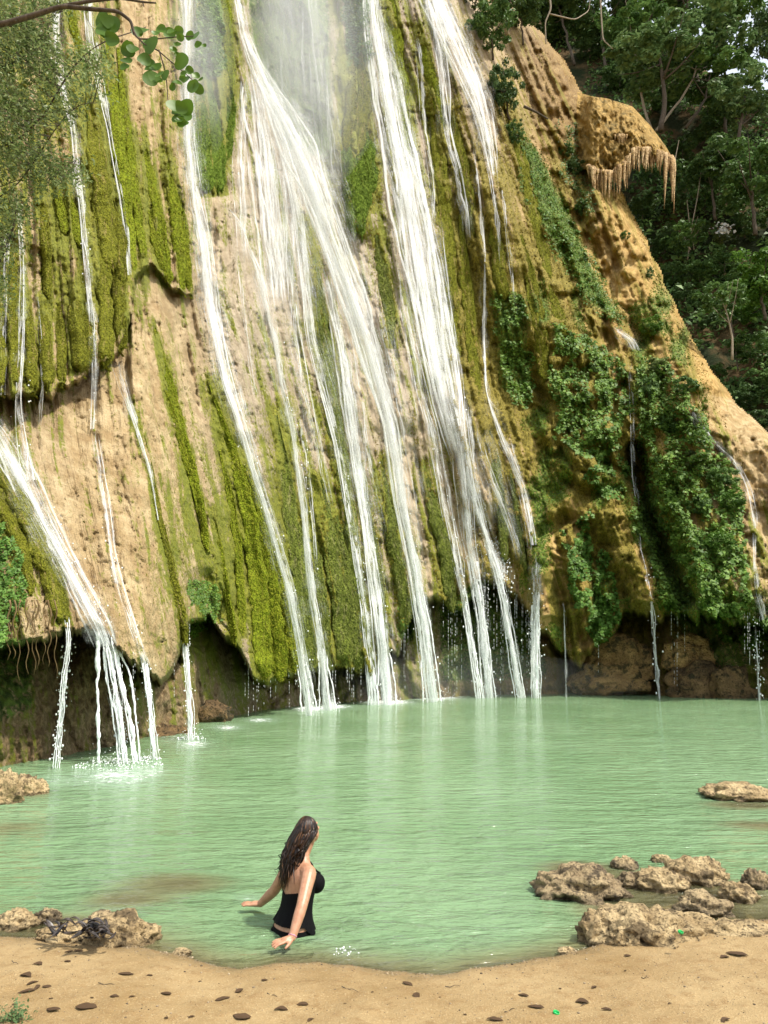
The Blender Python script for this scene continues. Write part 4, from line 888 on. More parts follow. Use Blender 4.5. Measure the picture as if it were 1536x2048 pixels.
splash(776, 1404, 36, 18, 130, 'bright splash at the foot of the central stream')
splash(868, 1396, 44, 20, 150, 'misty splash at the foot of the main fall')
splash(968, 1388, 44, 14, 120, 'low splash below the split stream')
splash(1070, 1386, 34, 12, 90, 'low splash below the straight fall from the knob')

splash(690, 1904, 30, 4, 26, 'little splashes in front of the hand near the beach')
# ------------------------------------------------------------------ foliage helpers
def leaves_at(pts, nrm, size, rs, asp=.5, fold=.25):
    """one folded diamond per leaf -> verts, quads"""
    n = len(pts); a = rs.normal(size=(n, 3)); t = np.cross(nrm, a); t /= np.linalg.norm(t, axis=1, keepdims=True) + 1e-9
    b = np.cross(nrm, t); s = (size * rs.uniform(.6, 1.35, n))[:, None]
    v = np.stack([pts - t * s, pts + b * s * asp + nrm * s * fold, pts + t * s - nrm * s * .2, pts - b * s * asp + nrm * s * fold], 1)
    return v.reshape(-1, 3), np.arange(4 * n).reshape(n, 4)
def unit_crown(seed, clumps=46, per=60, leaf=.060, flat=.8, asp=.5, droop=0.0, hollow=.45):
    rs = np.random.default_rng(seed); P_, N_ = [], []
    for k in range(clumps):
        d = rs.normal(size=3); d /= np.linalg.norm(d)
        r = rs.uniform(hollow, 1.0) * (.72 + .5 * float(vn3(d[None] * 1.7 + seed, seed)[0])); c = d * r * np.array([1, 1, flat])
        cr = rs.uniform(.13, .26); q = rs.normal(size=(per, 3)); q /= np.linalg.norm(q, axis=1, keepdims=True); q *= (rs.random((per, 1)) ** .4) * cr
        q[:, 2] *= .6; P_.append(c + q - np.array([0, 0, droop]) * rs.random((per, 1)))
        n = q / cr + np.array([0, 0, .9]) + rs.normal(size=(per, 3)) * .45; N_.append(n / np.linalg.norm(n, axis=1, keepdims=True))
    v, f = leaves_at(np.concatenate(P_), np.concatenate(N_), leaf, rs, asp)
    return v, f
def mesh_only(name, v, f, mat=None):
    o = mk(name, v, f, mat, smooth=False); me = o.data; bpy.data.objects.remove(o); return me
CROWN = [unit_crown(100 + k, 52, 62, .062, .82, hollow=.35) for k in range(4)] + [unit_crown(200 + k, 30, 46, .085, .75, .42) for k in range(3)]
CM = {}
def crown_mesh(k, mat):
    if (k, mat) not in CM: CM[(k, mat)] = mesh_only('crown', *CROWN[k], M[mat])
    return CM[(k, mat)]
def add_obj(name, me, parent, loc, sc, rz):
    o = bpy.data.objects.new(name, me); col.objects.link(o); o.parent = parent
    o.location = tuple(map(float, loc)); o.scale = tuple(map(float, sc)); o.rotation_euler = (0, 0, rz); return o
def plant(name, cat, label, group, base, centre, rad, mat, kind, seed, trunk_r=.12, bark='bark', limbs=4, stem_name='trunk', crown_name='crown', lean=0.0):
    """a thing: Empty at the base > trunk, limbs, crown"""
    rs = np.random.default_rng(seed); base = np.array(base); centre = np.array(centre); rel = centre - base
    e = empty(name, base, label, cat, group)
    n = 10; tt = np.linspace(0, 1, n)[:, None]; mid = rel * tt; mid[:, 0] += lean * np.sin(tt[:, 0] * np.pi) + .06 * rs.normal(size=n) * trunk_r * 6
    v, f = tube(mid, np.linspace(trunk_r, trunk_r * .45, n), 8); o = mk(stem_name, v, f, M[bark]); o.parent = e
    for k in range(limbs):
        a = rs.uniform(0, 6.28); p0 = mid[rs.integers(5, 9)]; p1 = rel + np.array([math.cos(a) * rad[0] * .75, math.sin(a) * rad[0] * .75, rs.uniform(-.2, .6) * rad[1]])
        q = np.stack([p0 + (p1 - p0) * s_ + np.array([0, 0, -.1 * rad[1] * math.sin(s_ * 3.14)]) for s_ in np.linspace(0, 1, 6)]); v, f = tube(q, np.linspace(trunk_r * .45, trunk_r * .1, 6), 5); o = mk('limb', v, f, M[bark]); o.parent = e
    add_obj(crown_name, crown_mesh(kind, mat), e, rel, (rad[0], rad[0], rad[1]), rs.uniform(0, 6.28))
    return e
def at_hill(x, y, off=0.0): return P(x, y, float(hill_d(np.array(x), np.array(y))) + off)

# ------------------------------------------------------------------ trees on the wooded slope
GT = 'trees on the wooded slope'
TREES = [  # base px, crown centre px, radii px, distance offset, material, crown, trunk radius, bark, lean, label
 ((1322, 262), (1318, 112), (105, 62), -9, 'leaf_light', 0, .30, 'bark', .5, 'pale green spreading tree directly above the stalactite overhang'),
 ((1302, 258), (1268, 60), (80, 60), -6, 'leaf_mid', 1, .16, 'bark_pale', -.4, 'mid green tree with thin pale trunk behind the pale spreading tree'),
 ((1312, 262), (1400, 80), (95, 70), -7, 'leaf_light', 2, .16, 'bark_pale', 1.2, 'light tree whose slender trunk leans out right of the overhang'),
 ((1372, 256), (1420, 150), (90, 52), -6, 'leaf_mid', 3, .18, 'bark', .6, 'dark-trunked tree with low crown right of the leaning trunk'),
 ((1470, 330), (1490, 190), (75, 70), -5, 'leaf_light', 1, .22, 'bark', 0, 'tall light tree at the right frame edge below the bright sky gap'),
 ((1450, 280), (1440, 20), (80, 60), -3, 'leaf_mid', 0, .2, 'bark', .3, 'airy tree beside the bright sky gap in the top corner'),
 ((1150, 130), (1110, -10), (95, 62), -3, 'leaf_dark', 2, .2, 'bark', 0, 'dark tree at the top edge over the brown ridge'),
 ((1210, 140), (1200, 20), (85, 62), -2, 'leaf_dark', 3, .2, 'bark', 0, 'dark tree with hanging vines at the top edge, right of the brown ridge'),
 ((1280, 150), (1300, -20), (95, 60), 0, 'leaf_dark', 1, .25, 'bark', 0, 'deep green tree rising at the back of the hollow'),
 ((1400, 200), (1370, -30), (100, 55), 2, 'leaf_mid', 2, .25, 'bark', 0, 'high back tree cut off by the top edge, left of the sky gap'),
 ((1540, 300), (1560, 60), (70, 110), 0, 'leaf_light', 0, .25, 'bark', 0, 'tree half outside the right frame edge near the sky gap'),
 ((1510, 470), (1500, 350), (82, 85), -6, 'leaf_mid', 0, .2, 'bark', 0, 'dense mid green tree on the right frame edge at stalactite height'),
 ((1430, 440), (1420, 330), (70, 62), -4, 'leaf_dark', 1, .15, 'bark', 0, 'dark bushy tree right of the stalactite tip'),
 ((1530, 640), (1520, 560), (70, 75), -7, 'leaf_bright', 2, .15, 'bark', 0, 'bright green tree on the right frame edge level with the ochre ridge'),
 ((1465, 720), (1440, 590), (44, 46), -8, 'leaf_mid', 4, .10, 'bark_pale', .3, 'young tree with thin bare trunk above the brown leaf litter'),
 ((1380, 500), (1368, 470), (46, 40), -4, 'leaf_mid', 5, .08, 'bark_pale', 0, 'small tree under the long stalactite cluster')]
for k, (b, c, r, off, mt, ck, tr, bk, ln, lab) in enumerate(TREES):
    bp = at_hill(*b, off); d = bp[1]; cp = P(c[0], c[1], d); m = d / F
    plant('tree', 'tree', lab, GT, bp, cp, (r[0] * m * 1.2, r[1] * m * 1.15), mt, ck, 300 + k, tr, bk, 5, lean=ln)
# the clump on the shoulder of the falls
for k, (bx, by, cx, cy_, rx, ry, d, mt, lab) in enumerate([
    (985, 120, 985, 50, 62, 78, 56.5, 'leaf_mid', 'leafy tree on the right shoulder of the falls at the top edge'),
    (1018, 240, 1008, 170, 44, 74, 57.0, 'leaf_dark', 'drooping dark shrub on the right shoulder of the falls'),
    (1046, 90, 1040, 10, 60, 62, 60.0, 'leaf_dark', 'dark tree between the falls and the brown ridge'),
    (1034, 290, 1030, 262, 24, 34, 57, 'leaf_mid', 'small leafy shrub at the foot of the shoulder clump'),
    (950, 20, 955, -20, 44, 50, 56, 'leaf_mid', 'leafy bush at the very top edge right of the wide upper fall')]):
    dd = float(depth(bx, by)) - .3; m = dd / F
    plant('tree', 'tree', lab, 'trees on the shoulder of the falls', P(bx, by, dd), P(cx, cy_, dd - 1.2), (rx * m, ry * m), mt, k % 4, 340 + k, .10, 'bark', 4)

# ------------------------------------------------------------------ shrubs
GS = 'shrubs on the wooded slope'; M['blossom'] = mat_leaf('white blossom', (.6, .6, .55), (.85, .85, .8), .6, .2)
SHRUBS = [(1365, 300, 40, 30, 'leaf_dark', 'dark shrub right of the overhang top'), (1410, 262, 45, 34, 'leaf_dark', 'dark shrub at the foot of the dark-trunked tree'), (1350, 400, 36, 34, 'leaf_dark', 'dark shrub hanging behind the long stalactites'),
 (1300, 345, 28, 26, 'leaf_mid', 'shrub growing in the hollow under the overhang'), (1285, 415, 40, 34, 'leaf_dark', 'dark shrub below the overhang next to the ochre ridge'), (1330, 480, 42, 38, 'leaf_dark', 'shrub in shade touching the upper ochre ridge'),
 (1400, 540, 46, 36, 'leaf_mid', 'mid green shrub with twigs left of the bright edge tree'), (1370, 585, 36, 34, 'leaf_dark', 'dark shrub beside the middle of the ochre ridge'), (1450, 520, 42, 36, 'leaf_mid', 'round shrub above the white-flowered spot'),
 (1490, 450, 44, 38, 'leaf_dark', 'dark shrub under the dense edge tree'), (1420, 640, 34, 28, 'leaf_dark', 'low dark shrub beside the brown leaf litter'), (1500, 690, 52, 44, 'leaf_mid', 'leafy shrub on the frame edge under the bright tree'),
 (1525, 770, 50, 46, 'leaf_mid', 'big shrub on the frame edge above the tan shoulder'), (1480, 800, 40, 30, 'leaf_dark', 'dark shrub at the lower end of the ochre ridge'), (1520, 840, 40, 30, 'leaf_dark', 'dark shrub just over the tan shoulder'),
 (1460, 400, 40, 36, 'leaf_mid', 'shrub between the dark bushy tree and the frame edge'), (1540, 420, 44, 50, 'leaf_mid', 'shrub cut by the frame edge at stalactite height'), (1440, 470, 26, 22, 'leaf_grey', 'grey-green shrub with pale blossoms in the shade'),
 (1395, 460, 30, 30, 'leaf_dark', 'dark shrub by the thin bare saplings'), (1180, 95, 40, 30, 'leaf_dark', 'dark shrub at the top of the brown ridge'), (1240, 150, 50, 34, 'leaf_dark', 'dark shrub deep in the hollow above the overhang'),
 (1345, 540, 30, 30, 'leaf_mid', 'shrub leaning on the upper outer edge of the ochre ridge'), (1440, 740, 26, 22, 'leaf_mid', 'small green shrub under the young tree'), (1500, 620, 40, 36, 'leaf_bright', 'bright shrub below the bright edge tree'), (1410, 390, 34, 30, 'leaf_mid', 'mid green shrub right of the stalactite fringe'), (1475, 560, 36, 32, 'leaf_mid', 'mid green shrub left of the bright edge tree'), (1330, 200, 44, 22, 'leaf_dark', 'low dark shrub among the leaning trunks'), (1450, 215, 50, 36, 'leaf_mid', 'shrub below the low crown of the dark-trunked tree'), (1250, 60, 60, 44, 'leaf_dark', 'dark shrub mass at the back of the hollow'), (1120, 50, 44, 34, 'leaf_dark', 'dark shrub behind the crooked vine'),
 (1555, 560, 50, 60, 'leaf_bright', 'bright shrub mostly outside the frame edge'), (1390, 690, 24, 20, 'leaf_mid', 'tiny shrub low beside the ochre ridge')]
for k, (x, y, rx, ry, mt, lab) in enumerate(SHRUBS):
    bp = at_hill(x, y + ry * .7, -1.5); m = bp[1] / F; cp = P(x, y, bp[1] - .3)
    sb = plant('shrub', 'shrub', lab, GS, bp, cp, (rx * m, ry * m), mt, 4 + k % 3 if rx < 38 else k % 4, 400 + k, .05, 'bark', 3, 'stem', 'foliage')
    if 'blossoms' in lab:
        rs = np.random.default_rng(2); q = rs.normal(size=(60, 3)) * np.array([.45, .25, .32]) + (cp - bp) + np.array([0, -.8, .1]); nn = rs.normal(size=q.shape) * .4 + np.array([0, -1, .4]); nn /= np.linalg.norm(nn, axis=1, keepdims=True)
        v, f = leaves_at(q, nn, .16, rs, .8); o = mk('blossom', v, f, M['blossom'], smooth=False); o.parent = sb; o['kind'] = 'stuff'
# ground cover on the slope and the far wood behind the crest: uncountable
rs = np.random.default_rng(9)
n = 34000; sx = rs.uniform(1040, 1760, n); sy = rs.uniform(-40, 960, n)
ok = (sx > np.interp(sy, EY, EX) - 14) & (fbm(sx / 60, sy / 60, 71, 3) > .40) & ~((np.abs(sx - 1440) < 70) & (np.abs(sy - 700) < 55) & (rs.random(n) < .8)); sx, sy = sx[ok], sy[ok]
dp_ = hill_d(sx, np.maximum(sy, np.interp(sx, [840, 1050, 1200, 1300, 1400, 1536, 2200], [-60, -40, 30, 80, 130, 190, 260]))) - rs.exponential(.7, len(sx)) - .1
ok = sy > np.interp(sx, [840, 1050, 1200, 1300, 1400, 1536, 2200], [-60, -40, 30, 80, 130, 190, 260]) + 4
pts = P(sx, sy, dp_)[ok]; nn = rs.normal(size=pts.shape) * .6 + np.array([0, -.5, .8]); nn /= np.linalg.norm(nn, axis=1, keepdims=True)
v, f = leaves_at(pts, nn, .30, rs)
tag(mk('undergrowth', v, f, M['leaf_mid'], smooth=False), 'dark leafy undergrowth covering the wooded slope', 'undergrowth', kind='stuff')

# bare stems and vines in the wood
def vine(name, pts, r, mat, lab, d=None, cat='vine', grp=None, n=22):
    p = np.array([P(x, y, dd) for x, y, dd in pts]); s = np.linspace(0, len(p) - 1, n); q = np.stack([np.interp(s, range(len(p)), p[:, k]) for k in range(3)], 1)
    for _ in range(2): q[1:-1] = (q[:-2] + q[1:-1] * 2 + q[2:]) / 4
    v, f = tube(q, np.linspace(r, r * .5, n), 6); return tag(mk(name, v, f, M[mat]), lab, cat, grp)
vine('vine', [(1098, -20, 62), (1102, 18, 62), (1090, 45, 62), (1092, 88, 62)], .10, 'bark_pale', 'pale crooked vine hanging over the top of the brown ridge')
vine('vine', [(1100, 28, 62), (1150, 40, 64), (1178, 22, 66), (1182, -20, 66)], .07, 'bark_pale', 'pale vine looping sideways near the top edge')
vine('vine', [(1200, -20, 70), (1203, 40, 70), (1206, 80, 70), (1226, 98, 70)], .09, 'bark_pale', 'pale J-shaped vine dangling in the dark hollow')
vine('bare_sapling', [(1375, 520, 68), (1382, 460, 68), (1394, 400, 68), (1402, 345, 68)], .07, 'bark_pale', 'thin bare sapling right of the long stalactite cluster', cat='sapling')
vine('bare_sapling', [(1388, 500, 67), (1378, 440, 67), (1374, 400, 67)], .05, 'bark_pale', 'shorter bare sapling crossing the thin one', cat='sapling')
vine('bare_sapling', [(1346, 340, 70), (1352, 310, 70), (1358, 280, 70)], .06, 'bark_pale', 'pale twig standing behind the overhang tip', cat='sapling')
vine('bare_sapling', [(1476, 740, 60), (1470, 690, 60), (1462, 640, 60), (1466, 600, 60)], .06, 'bark', 'dark bare sapling over the brown leaf litter', cat='sapling')
vine('dead_branch', [(1048, 213, 57.6), (1072, 224, 57.4), (1096, 238, 57.4)], .13, 'bark', 'dead branch lying on the brown ridge by the shoulder', cat='branch')

# ------------------------------------------------------------------ stalactite overhang
ov = empty('tufa_overhang', P(1190, 330, 62.0), 'ochre tufa overhang fringed with stalactites below the dark wood', 'overhang')
TX = [1128, 1150, 1180, 1215, 1265, 1300, 1330, 1343, 1349]; TY = [165, 182, 192, 197, 213, 250, 290, 312, 326]; BX = [1128, 1150, 1180, 1200, 1225, 1250, 1268, 1300, 1330, 1343, 1349]; BY = [320, 330, 340, 350, 350, 330, 303, 304, 314, 322, 328]
xs = np.arange(1128, 1349.5, 2.2); vv = np.linspace(0, 1, 70); X, Vv = np.meshgrid(xs, vv)
ty = np.interp(X, TX, TY); by = np.interp(X, BX, BY) + 14 * (vn(X / 7, X * 0, 3) - .5); Y = ty + (by - ty) * Vv
hx_ = (X - 1128) / 221; round_ = np.sqrt(np.clip(1 - (2 * np.clip(hx_, .5, 1) - 1) ** 2, 0, 1)); dome = np.sin(np.clip(Vv * 1.25 + .02, 0, 1.0) * np.pi * .5) ** .6
Dm = 65.5 - 4.6 * dome * round_ - 2.2 * (fbm(X / 17, Y / 30, 12, 4) - .3) - 1.3 * (fbm(X / 5, Y / 11, 14, 3) - .5)
Dm = Dm + (depth(X, Y) + .9 - Dm) * (1 - ss(1140, 1190, X)); hole = np.exp(-(((X - 1240) / 16) ** 2 + ((Y - 278) / 7) ** 2)); Dm += 1.6 * hole
vm = P(X, Y, Dm); back = P(X[-1:], Y[-1:] - 2.0, Dm[-1:] + 3.5 * round_[-1:] + .3); top = P(X[:1], Y[:1] + 1.5, Dm[:1] + 5)
vm = np.concatenate([top, vm, back], 0)
mk('mound', vm, grid_faces(72, len(xs)), M['ochre'], ov)
rs = np.random.default_rng(4)
for k in range(120):
    x = rs.uniform(1176, 1349); y0 = float(np.interp(x, BX, BY)) - 8
    ln = rs.uniform(14, 50) if 1262 < x < 1330 else rs.uniform(22, 62)
    if x > 1328: ln = rs.uniform(30, 120)
    if rs.random() < .12: x = rs.uniform(1226, 1256); y0 = 270; ln = rs.uniform(8, 20)
    d = 65.5 - 4.6 * math.sqrt(max(0, 1 - (2 * max(.5, (x - 1128) / 221) - 1) ** 2)) + rs.uniform(-.5, .6) - .5
    yy = np.linspace(y0, y0 + ln, 7); p = P(x + np.cumsum(rs.normal(size=7)) * .35, yy, d); r = np.linspace(1, .08, 7) ** 1.0 * rs.uniform(1.6, 5.2) * d / F * (1.25 if ln > 25 else 1)
    v, f = tube(p, r * (1 + .25 * rs.normal(size=7) * .5), 7); mk('stalactite', v, f, M['stalactite'], ov)

# ------------------------------------------------------------------ creepers on the right hand rock
def creeper(label, poly, n, size, mat, seed, lift=.25, asp=.75, thin=.40):
    rs = np.random.default_rng(seed); a = np.array(poly, float); lo, hi = a.min(0) - 8, a.max(0) + 8
    x = rs.uniform(lo[0], hi[0], n * 3); y = rs.uniform(lo[1], hi[1], n * 3)
    wx = x + 34 * (fbm(x / 30, y / 30, seed, 3) - .5); wy = y + 34 * (fbm(x / 30 + 9, y / 30, seed + 1, 3) - .5)
    ok = inpoly(wx, wy, poly) & (fbm(x / 22, y / 30, seed + 2, 3) > thin); x, y = x[ok][:n], y[ok][:n]
    d = depth(x, y); lump_ = fbm(x / 13, y / 17, seed + 3, 3); d = d - lump_ * lift * 2.2 - rs.random(len(x)) * .12
    p = P(x, y, d); nn = rs.normal(size=p.shape) * .42 + np.array([.25, -.75, .75]); nn /= np.linalg.norm(nn, axis=1, keepdims=True)
    v, f = leaves_at(p, nn, size, rs, asp)
    e = empty('creeper', P(a[:, 0].mean(), a[:, 1].max(), float(depth_s(a[:, 0].mean(), a[:, 1].max()))), label, 'creeper', 'creepers on the rock'); o = mk('foliage', v, f, M[mat], e, smooth=False); o['kind'] = 'stuff'; return e
creeper('dense round-leaved creeper in the middle of the right-hand rock', [(1105, 640), (1150, 660), (1195, 690), (1252, 735), (1262, 820), (1236, 905), (1172, 915), (1112, 870), (1098, 720)], 3600, .135, 'leaf_creeper', 1, .4, .8, .36)
creeper('pale green creeper stripe climbing to the shoulder of the falls', [(1025, 255), (1075, 290), (1140, 420), (1205, 560), (1262, 660), (1190, 625), (1112, 510), (1045, 390)], 2600, .12, 'leaf_bright', 2, .2, .5, .40)
creeper('large leafy creeper mass right of the dark cleft', [(1275, 700), (1345, 730), (1400, 830), (1450, 910), (1488, 1010), (1494, 1120), (1506, 1205), (1440, 1240), (1380, 1195), (1325, 1080), (1288, 980), (1276, 850)], 7600, .125, 'leaf_creeper', 3, .7, .7, .34)
creeper('green creeper hanging to the cave lip left of the tan spur', [(1120, 1060), (1180, 1015), (1205, 1100), (1232, 1180), (1242, 1262), (1200, 1295), (1150, 1235)], 2200, .115, 'leaf_bright', 4, .3, .7, .42)
creeper('dark green creeper beside the misty top veil', [(396, -20), (440, 0), (446, 150), (412, 160), (394, 120)], 1500, .10, 'leaf_creeper', 5, .3, .7, .30)
creeper('vivid green creeper patch at the far left below the moss arm', [(-60, 1050), (10, 1055), (40, 1110), (56, 1190), (44, 1260), (0, 1290), (-60, 1290)], 2600, .040, 'leaf_bright', 6, .12, .6, .30)
creeper('dark creeper strip on the golden rock between thread and round-leaved creeper', [(978, 590), (1030, 580), (1060, 640), (1072, 780), (1040, 820), (1000, 740)], 1300, .12, 'leaf_creeper', 7, .25, .7, .45)
creeper('green creeper along the edge of the dark cleft', [(1230, 900), (1275, 960), (1300, 1060), (1345, 1140), (1390, 1220), (1330, 1232), (1290, 1100), (1250, 1020)], 1900, .115, 'leaf_creeper', 8, .3, .7, .40)
creeper('creeper tuft clinging beside the red-brown strip', [(1155, 950), (1230, 900), (1262, 960), (1240, 1010), (1190, 990)], 900, .12, 'leaf_bright', 9, .3, .7, .45)
creeper('small creeper at the mossy cliff head left of the tall right-hand fall', [(684, -20), (742, -20), (740, 110), (712, 130), (690, 90)], 1100, .12, 'leaf_mid', 10, .35, .6, .38)
creeper('ferny growth on the brown ridge below the dead branch', [(1110, 250), (1160, 240), (1182, 330), (1200, 400), (1170, 440), (1130, 360)], 1000, .13, 'leaf_mid', 11, .4, .5, .42)
creeper('low green growth at the right end of the cave lip', [(1440, 1200), (1530, 1230), (1540, 1300), (1470, 1300), (1430, 1250)], 1200, .11, 'leaf_creeper', 12, .4, .7, .40)
creeper('green growth on the tan shoulder beside the pale stream', [(1410, 930), (1470, 950), (1500, 1010), (1480, 1060), (1430, 1000)], 900, .11, 'leaf_bright', 13, .4, .6, .42)
creeper('dark green growth in the recess right of the tan bulge', [(372, 1150), (440, 1160), (452, 1240), (384, 1270)], 1300, .045, 'leaf_creeper', 14, .15, .7, .36)
# shrubs rooted on the rock
GR = 'shrubs rooted on the right-hand rock'
for k, (x, y, rx, ry, mt, lab) in enumerate([
    (1300, 650, 30, 26, 'leaf_bright', 'bright shrub with broad leaves topping the creeper mass'), (1320, 735, 38, 30, 'leaf_grey', 'greyish shrub below the bright broad-leaved shrub'), (1372, 770, 34, 30, 'leaf_mid', 'shrub tucked against the foot of the ochre ridge'),
    (1295, 770, 24, 40, 'leaf_mid', 'narrow upright shrub beside the red-brown strip'), (1340, 850, 34, 32, 'leaf_mid', 'mid shrub in the upper creeper mass'), (1385, 920, 34, 32, 'leaf_grey', 'pale shrub in the centre of the creeper mass'),
    (1440, 950, 38, 30, 'leaf_mid', 'shrub on the upper right of the creeper mass'), (1465, 1000, 36, 28, 'leaf_bright', 'bright ferny shrub on the right of the creeper mass'), (1400, 1010, 34, 30, 'leaf_mid', 'shrub low in the middle of the creeper mass'),
    (1440, 1080, 34, 30, 'leaf_bright', 'yellow-green shrub low on the creeper mass'), (1150, 330, 26, 26, 'leaf_dark', 'dark tuft on the brown ridge beside the overhang'), (1128, 300, 22, 24, 'leaf_mid', 'green tuft on the brown ridge near its foot'), (1165, 410, 20, 24, 'leaf_mid', 'leafy tuft left of the ochre ridge top'),
    (1300, 545, 12, 22, 'leaf_mid', 'little ivy patch in the middle of the ochre ridge'), (1250, 470, 16, 14, 'leaf_mid', 'little tuft near the top of the ochre ridge')]):
    d = float(depth(x, y + ry * .6)); m = d / F
    plant('shrub', 'shrub', lab, GR, P(x, y + ry * .6, d), P(x, y, d - .5), (rx * m, ry * m), mt, 4 + k % 3, 450 + k, .035, 'bark', 2, 'stem', 'foliage')

# ------------------------------------------------------------------ round-leaved tree reaching in at the top left
rb = empty('round_leaved_tree', (-5.2, 4.6, float(ground_z(np.array(-5.2), np.array(4.6)))), 'dark branch with round green leaves reaching in at top left', 'tree')
RD = 5.2
trunk = np.array([[-5.2, 4.6, ground_z(np.array(-5.2), np.array(4.6)) - .1], [-5.0, 4.8, 1.6], [-4.7, 5.0, 3.2], [-4.2, 5.1, 4.9], list(P(-60, 40, RD))])
s = np.linspace(0, 4, 26); q = np.stack([np.interp(s, range(5), trunk[:, k]) for k in range(3)], 1)
for _ in range(6): q[1:-1] = (q[:-2] + q[1:-1] * 2 + q[2:]) / 4
v, f = tube(q, np.linspace(.11, .030, 26), 10); mk('trunk', v, f, M['bark'], rb)
def twig(pts, r0, r1, name='branch', d=RD):
    p = np.array([P(x, y, d + (z if len(t_) > 2 else 0)) for t_ in pts for (x, y, z) in [(*t_, 0)[:3]]]); s = np.linspace(0, len(p) - 1, 6 * len(p)); q = np.stack([np.interp(s, range(len(p)), p[:, k]) for k in range(3)], 1)
    for _ in range(2): q[1:-1] = (q[:-2] + q[1:-1] * 2 + q[2:]) / 4
    v, f = tube(q, np.linspace(r0, r1, len(q)), 7); return mk(name, v, f, M['bark'], rb)
twig([(-70, 42), (0, 50), (62, 32), (125, 12), (180, 18), (235, 22), (262, 42), (268, 68)], .026, .010)
twig([(125, 12), (180, 2), (240, -4), (285, 4), (312, 6)], .016, .006)
twig([(285, 3), (288, 14)], .006, .003, 'twig')
twig([(266, 60), (276, 78), (310, 78), (350, 74), (388, 72)], .007, .003, 'twig')
twig([(268, 68), (290, 90), (315, 100), (338, 120), (360, 138), (385, 160)], .007, .003, 'twig')
twig([(318, 100), (330, 140), (334, 170), (336, 205)], .006, .003, 'twig')
LEAVES = [(203, 38, 21, 60), (222, 46, 23, 10), (206, 60, 20, 90), (216, 66, 22, 200), (284, 60, 19, -30), (256, 98, 19, 250), (252, 120, 15, 240), (300, 90, 22, 20), (288, 118, 17, 60), (322, 58, 13, 90), (338, 66, 15, 60), (358, 62, 12, 110), (389, 72, 15, 30), (396, 88, 10, -30), (355, 88, 10, -60),
          (362, 122, 20, -10), (346, 98, 10, 80), (310, 132, 17, 200), (300, 156, 19, 240), (318, 148, 13, 200), (372, 158, 12, -20), (386, 172, 17, 280), (354, 164, 12, 250), (330, 150, 12, 200), (350, 210, 20, 200), (372, 214, 19, 20), (352, 236, 13, 240), (372, 232, 15, 300), (362, 244, 12, 270), (392, 150, 10, 20), (378, 140, 11, 60)]
LEAVES += [(x + 11 * math.cos(k * 2.4), y + 9 * math.sin(k * 2.4) + 4, r * .8, a + 70) for k, (x, y, r, a) in enumerate(LEAVES) ]
ang = np.linspace(0, 2 * np.pi, 18, endpoint=False)
for k, (x, y, r, a) in enumerate(LEAVES):
    rs = np.random.default_rng(k + 60); rad = .98 * r * RD / F * (1 + .05 * np.sin(3 * ang + k)) * (1 - .16 * np.exp(-((ang - np.pi) / .28) ** 2))
    ring = np.stack([np.cos(ang) * rad, np.sin(ang) * rad * .92, .14 * rad * np.cos(2 * ang)], 1); inner = ring * .5; inner[:, 2] = ring[:, 2] * .3 - .01
    V0 = np.concatenate([ring, inner, [[0, 0, -.012]]]); Fq = [[i, (i + 1) % 18, 18 + (i + 1) % 18, 18 + i] for i in range(18)] + [[18 + i, 18 + (i + 1) % 18, 36] for i in range(18)]
    t1, t2 = rs.uniform(-1.2, 1.1), rs.uniform(-.9, .9); ca, sa = math.cos(R(a)), math.sin(R(a))
    V0 = V0 @ np.array([[ca, sa, 0], [-sa, ca, 0], [0, 0, 1]])
    ex, ey, ez = np.array([1, t2 * .6, 0]), np.array([0, .55 * t1, 1.]), np.array([-t2, -1, t1 * .4]); ex /= np.linalg.norm(ex); ey /= np.linalg.norm(ey); ez /= np.linalg.norm(ez)
    Wd = V0[:, :1] * ex + V0[:, 1:2] * ey + V0[:, 2:] * ez + P(x, y, RD - rs.uniform(-.08, .12))
    mk('leaf', Wd, Fq, M['leaf_round'], rb)

# fine-leaved shrub at the left edge
SDp = 6.6
fb = empty('fine_leaved_tree', (-5.6, 6.2, float(ground_z(np.array(-5.6), np.array(6.2)))), 'fine-leaved grey-green branches hanging in at the left edge', 'tree')
q = np.array([[-5.6, 6.2, ground_z(np.array(-5.6), np.array(6.2)) - .1], [-5.5, 6.3, 2.0], [-5.2, 6.4, 3.6], [-4.9, 6.5, 5.0], [-4.7, 6.5, 6.4]]); s = np.linspace(0, 4, 20); q = np.stack([np.interp(s, range(5), q[:, k]) for k in range(3)], 1)
v, f = tube(q, np.linspace(.10, .05, 20), 9); mk('trunk', v, f, M['bark'], fb)
rs = np.random.default_rng(77)
BR = [([(-160, 300), (-40, 282), (20, 262), (90, 222), (150, 160), (200, 118), (245, 78), (286, 38)], .012), ([(-160, 130), (-20, 118), (40, 88), (90, 60), (122, 46)], .008), ([(-160, 420), (-40, 390), (20, 352), (80, 300), (130, 262), (170, 232), (196, 212)], .008),
      ([(-160, 20), (-40, 25), (30, 30), (80, 22)], .010), ([(60, 240), (110, 200), (140, 205), (170, 240)], .005), ([(-160, 560), (-60, 520), (-10, 500), (20, 470)], .007), ([(-40, 385), (20, 345), (70, 335), (150, 318)], .005)]
tips = []
for pts, r in BR:
    p = np.array([P(x, y, SDp) for x, y in pts]); s = np.linspace(0, len(p) - 1, 30); q = np.stack([np.interp(s, range(len(p)), p[:, k]) for k in range(3)], 1); q[:, 1] += .15 * np.sin(s)
    v, f = tube(q, np.linspace(r, r * .35, 30), 6); mk('branch', v, f, M['bark'], fb)
    for j in range(3, 30): tips.append(q[j])
tips = np.array(tips); tw = []; LP = []
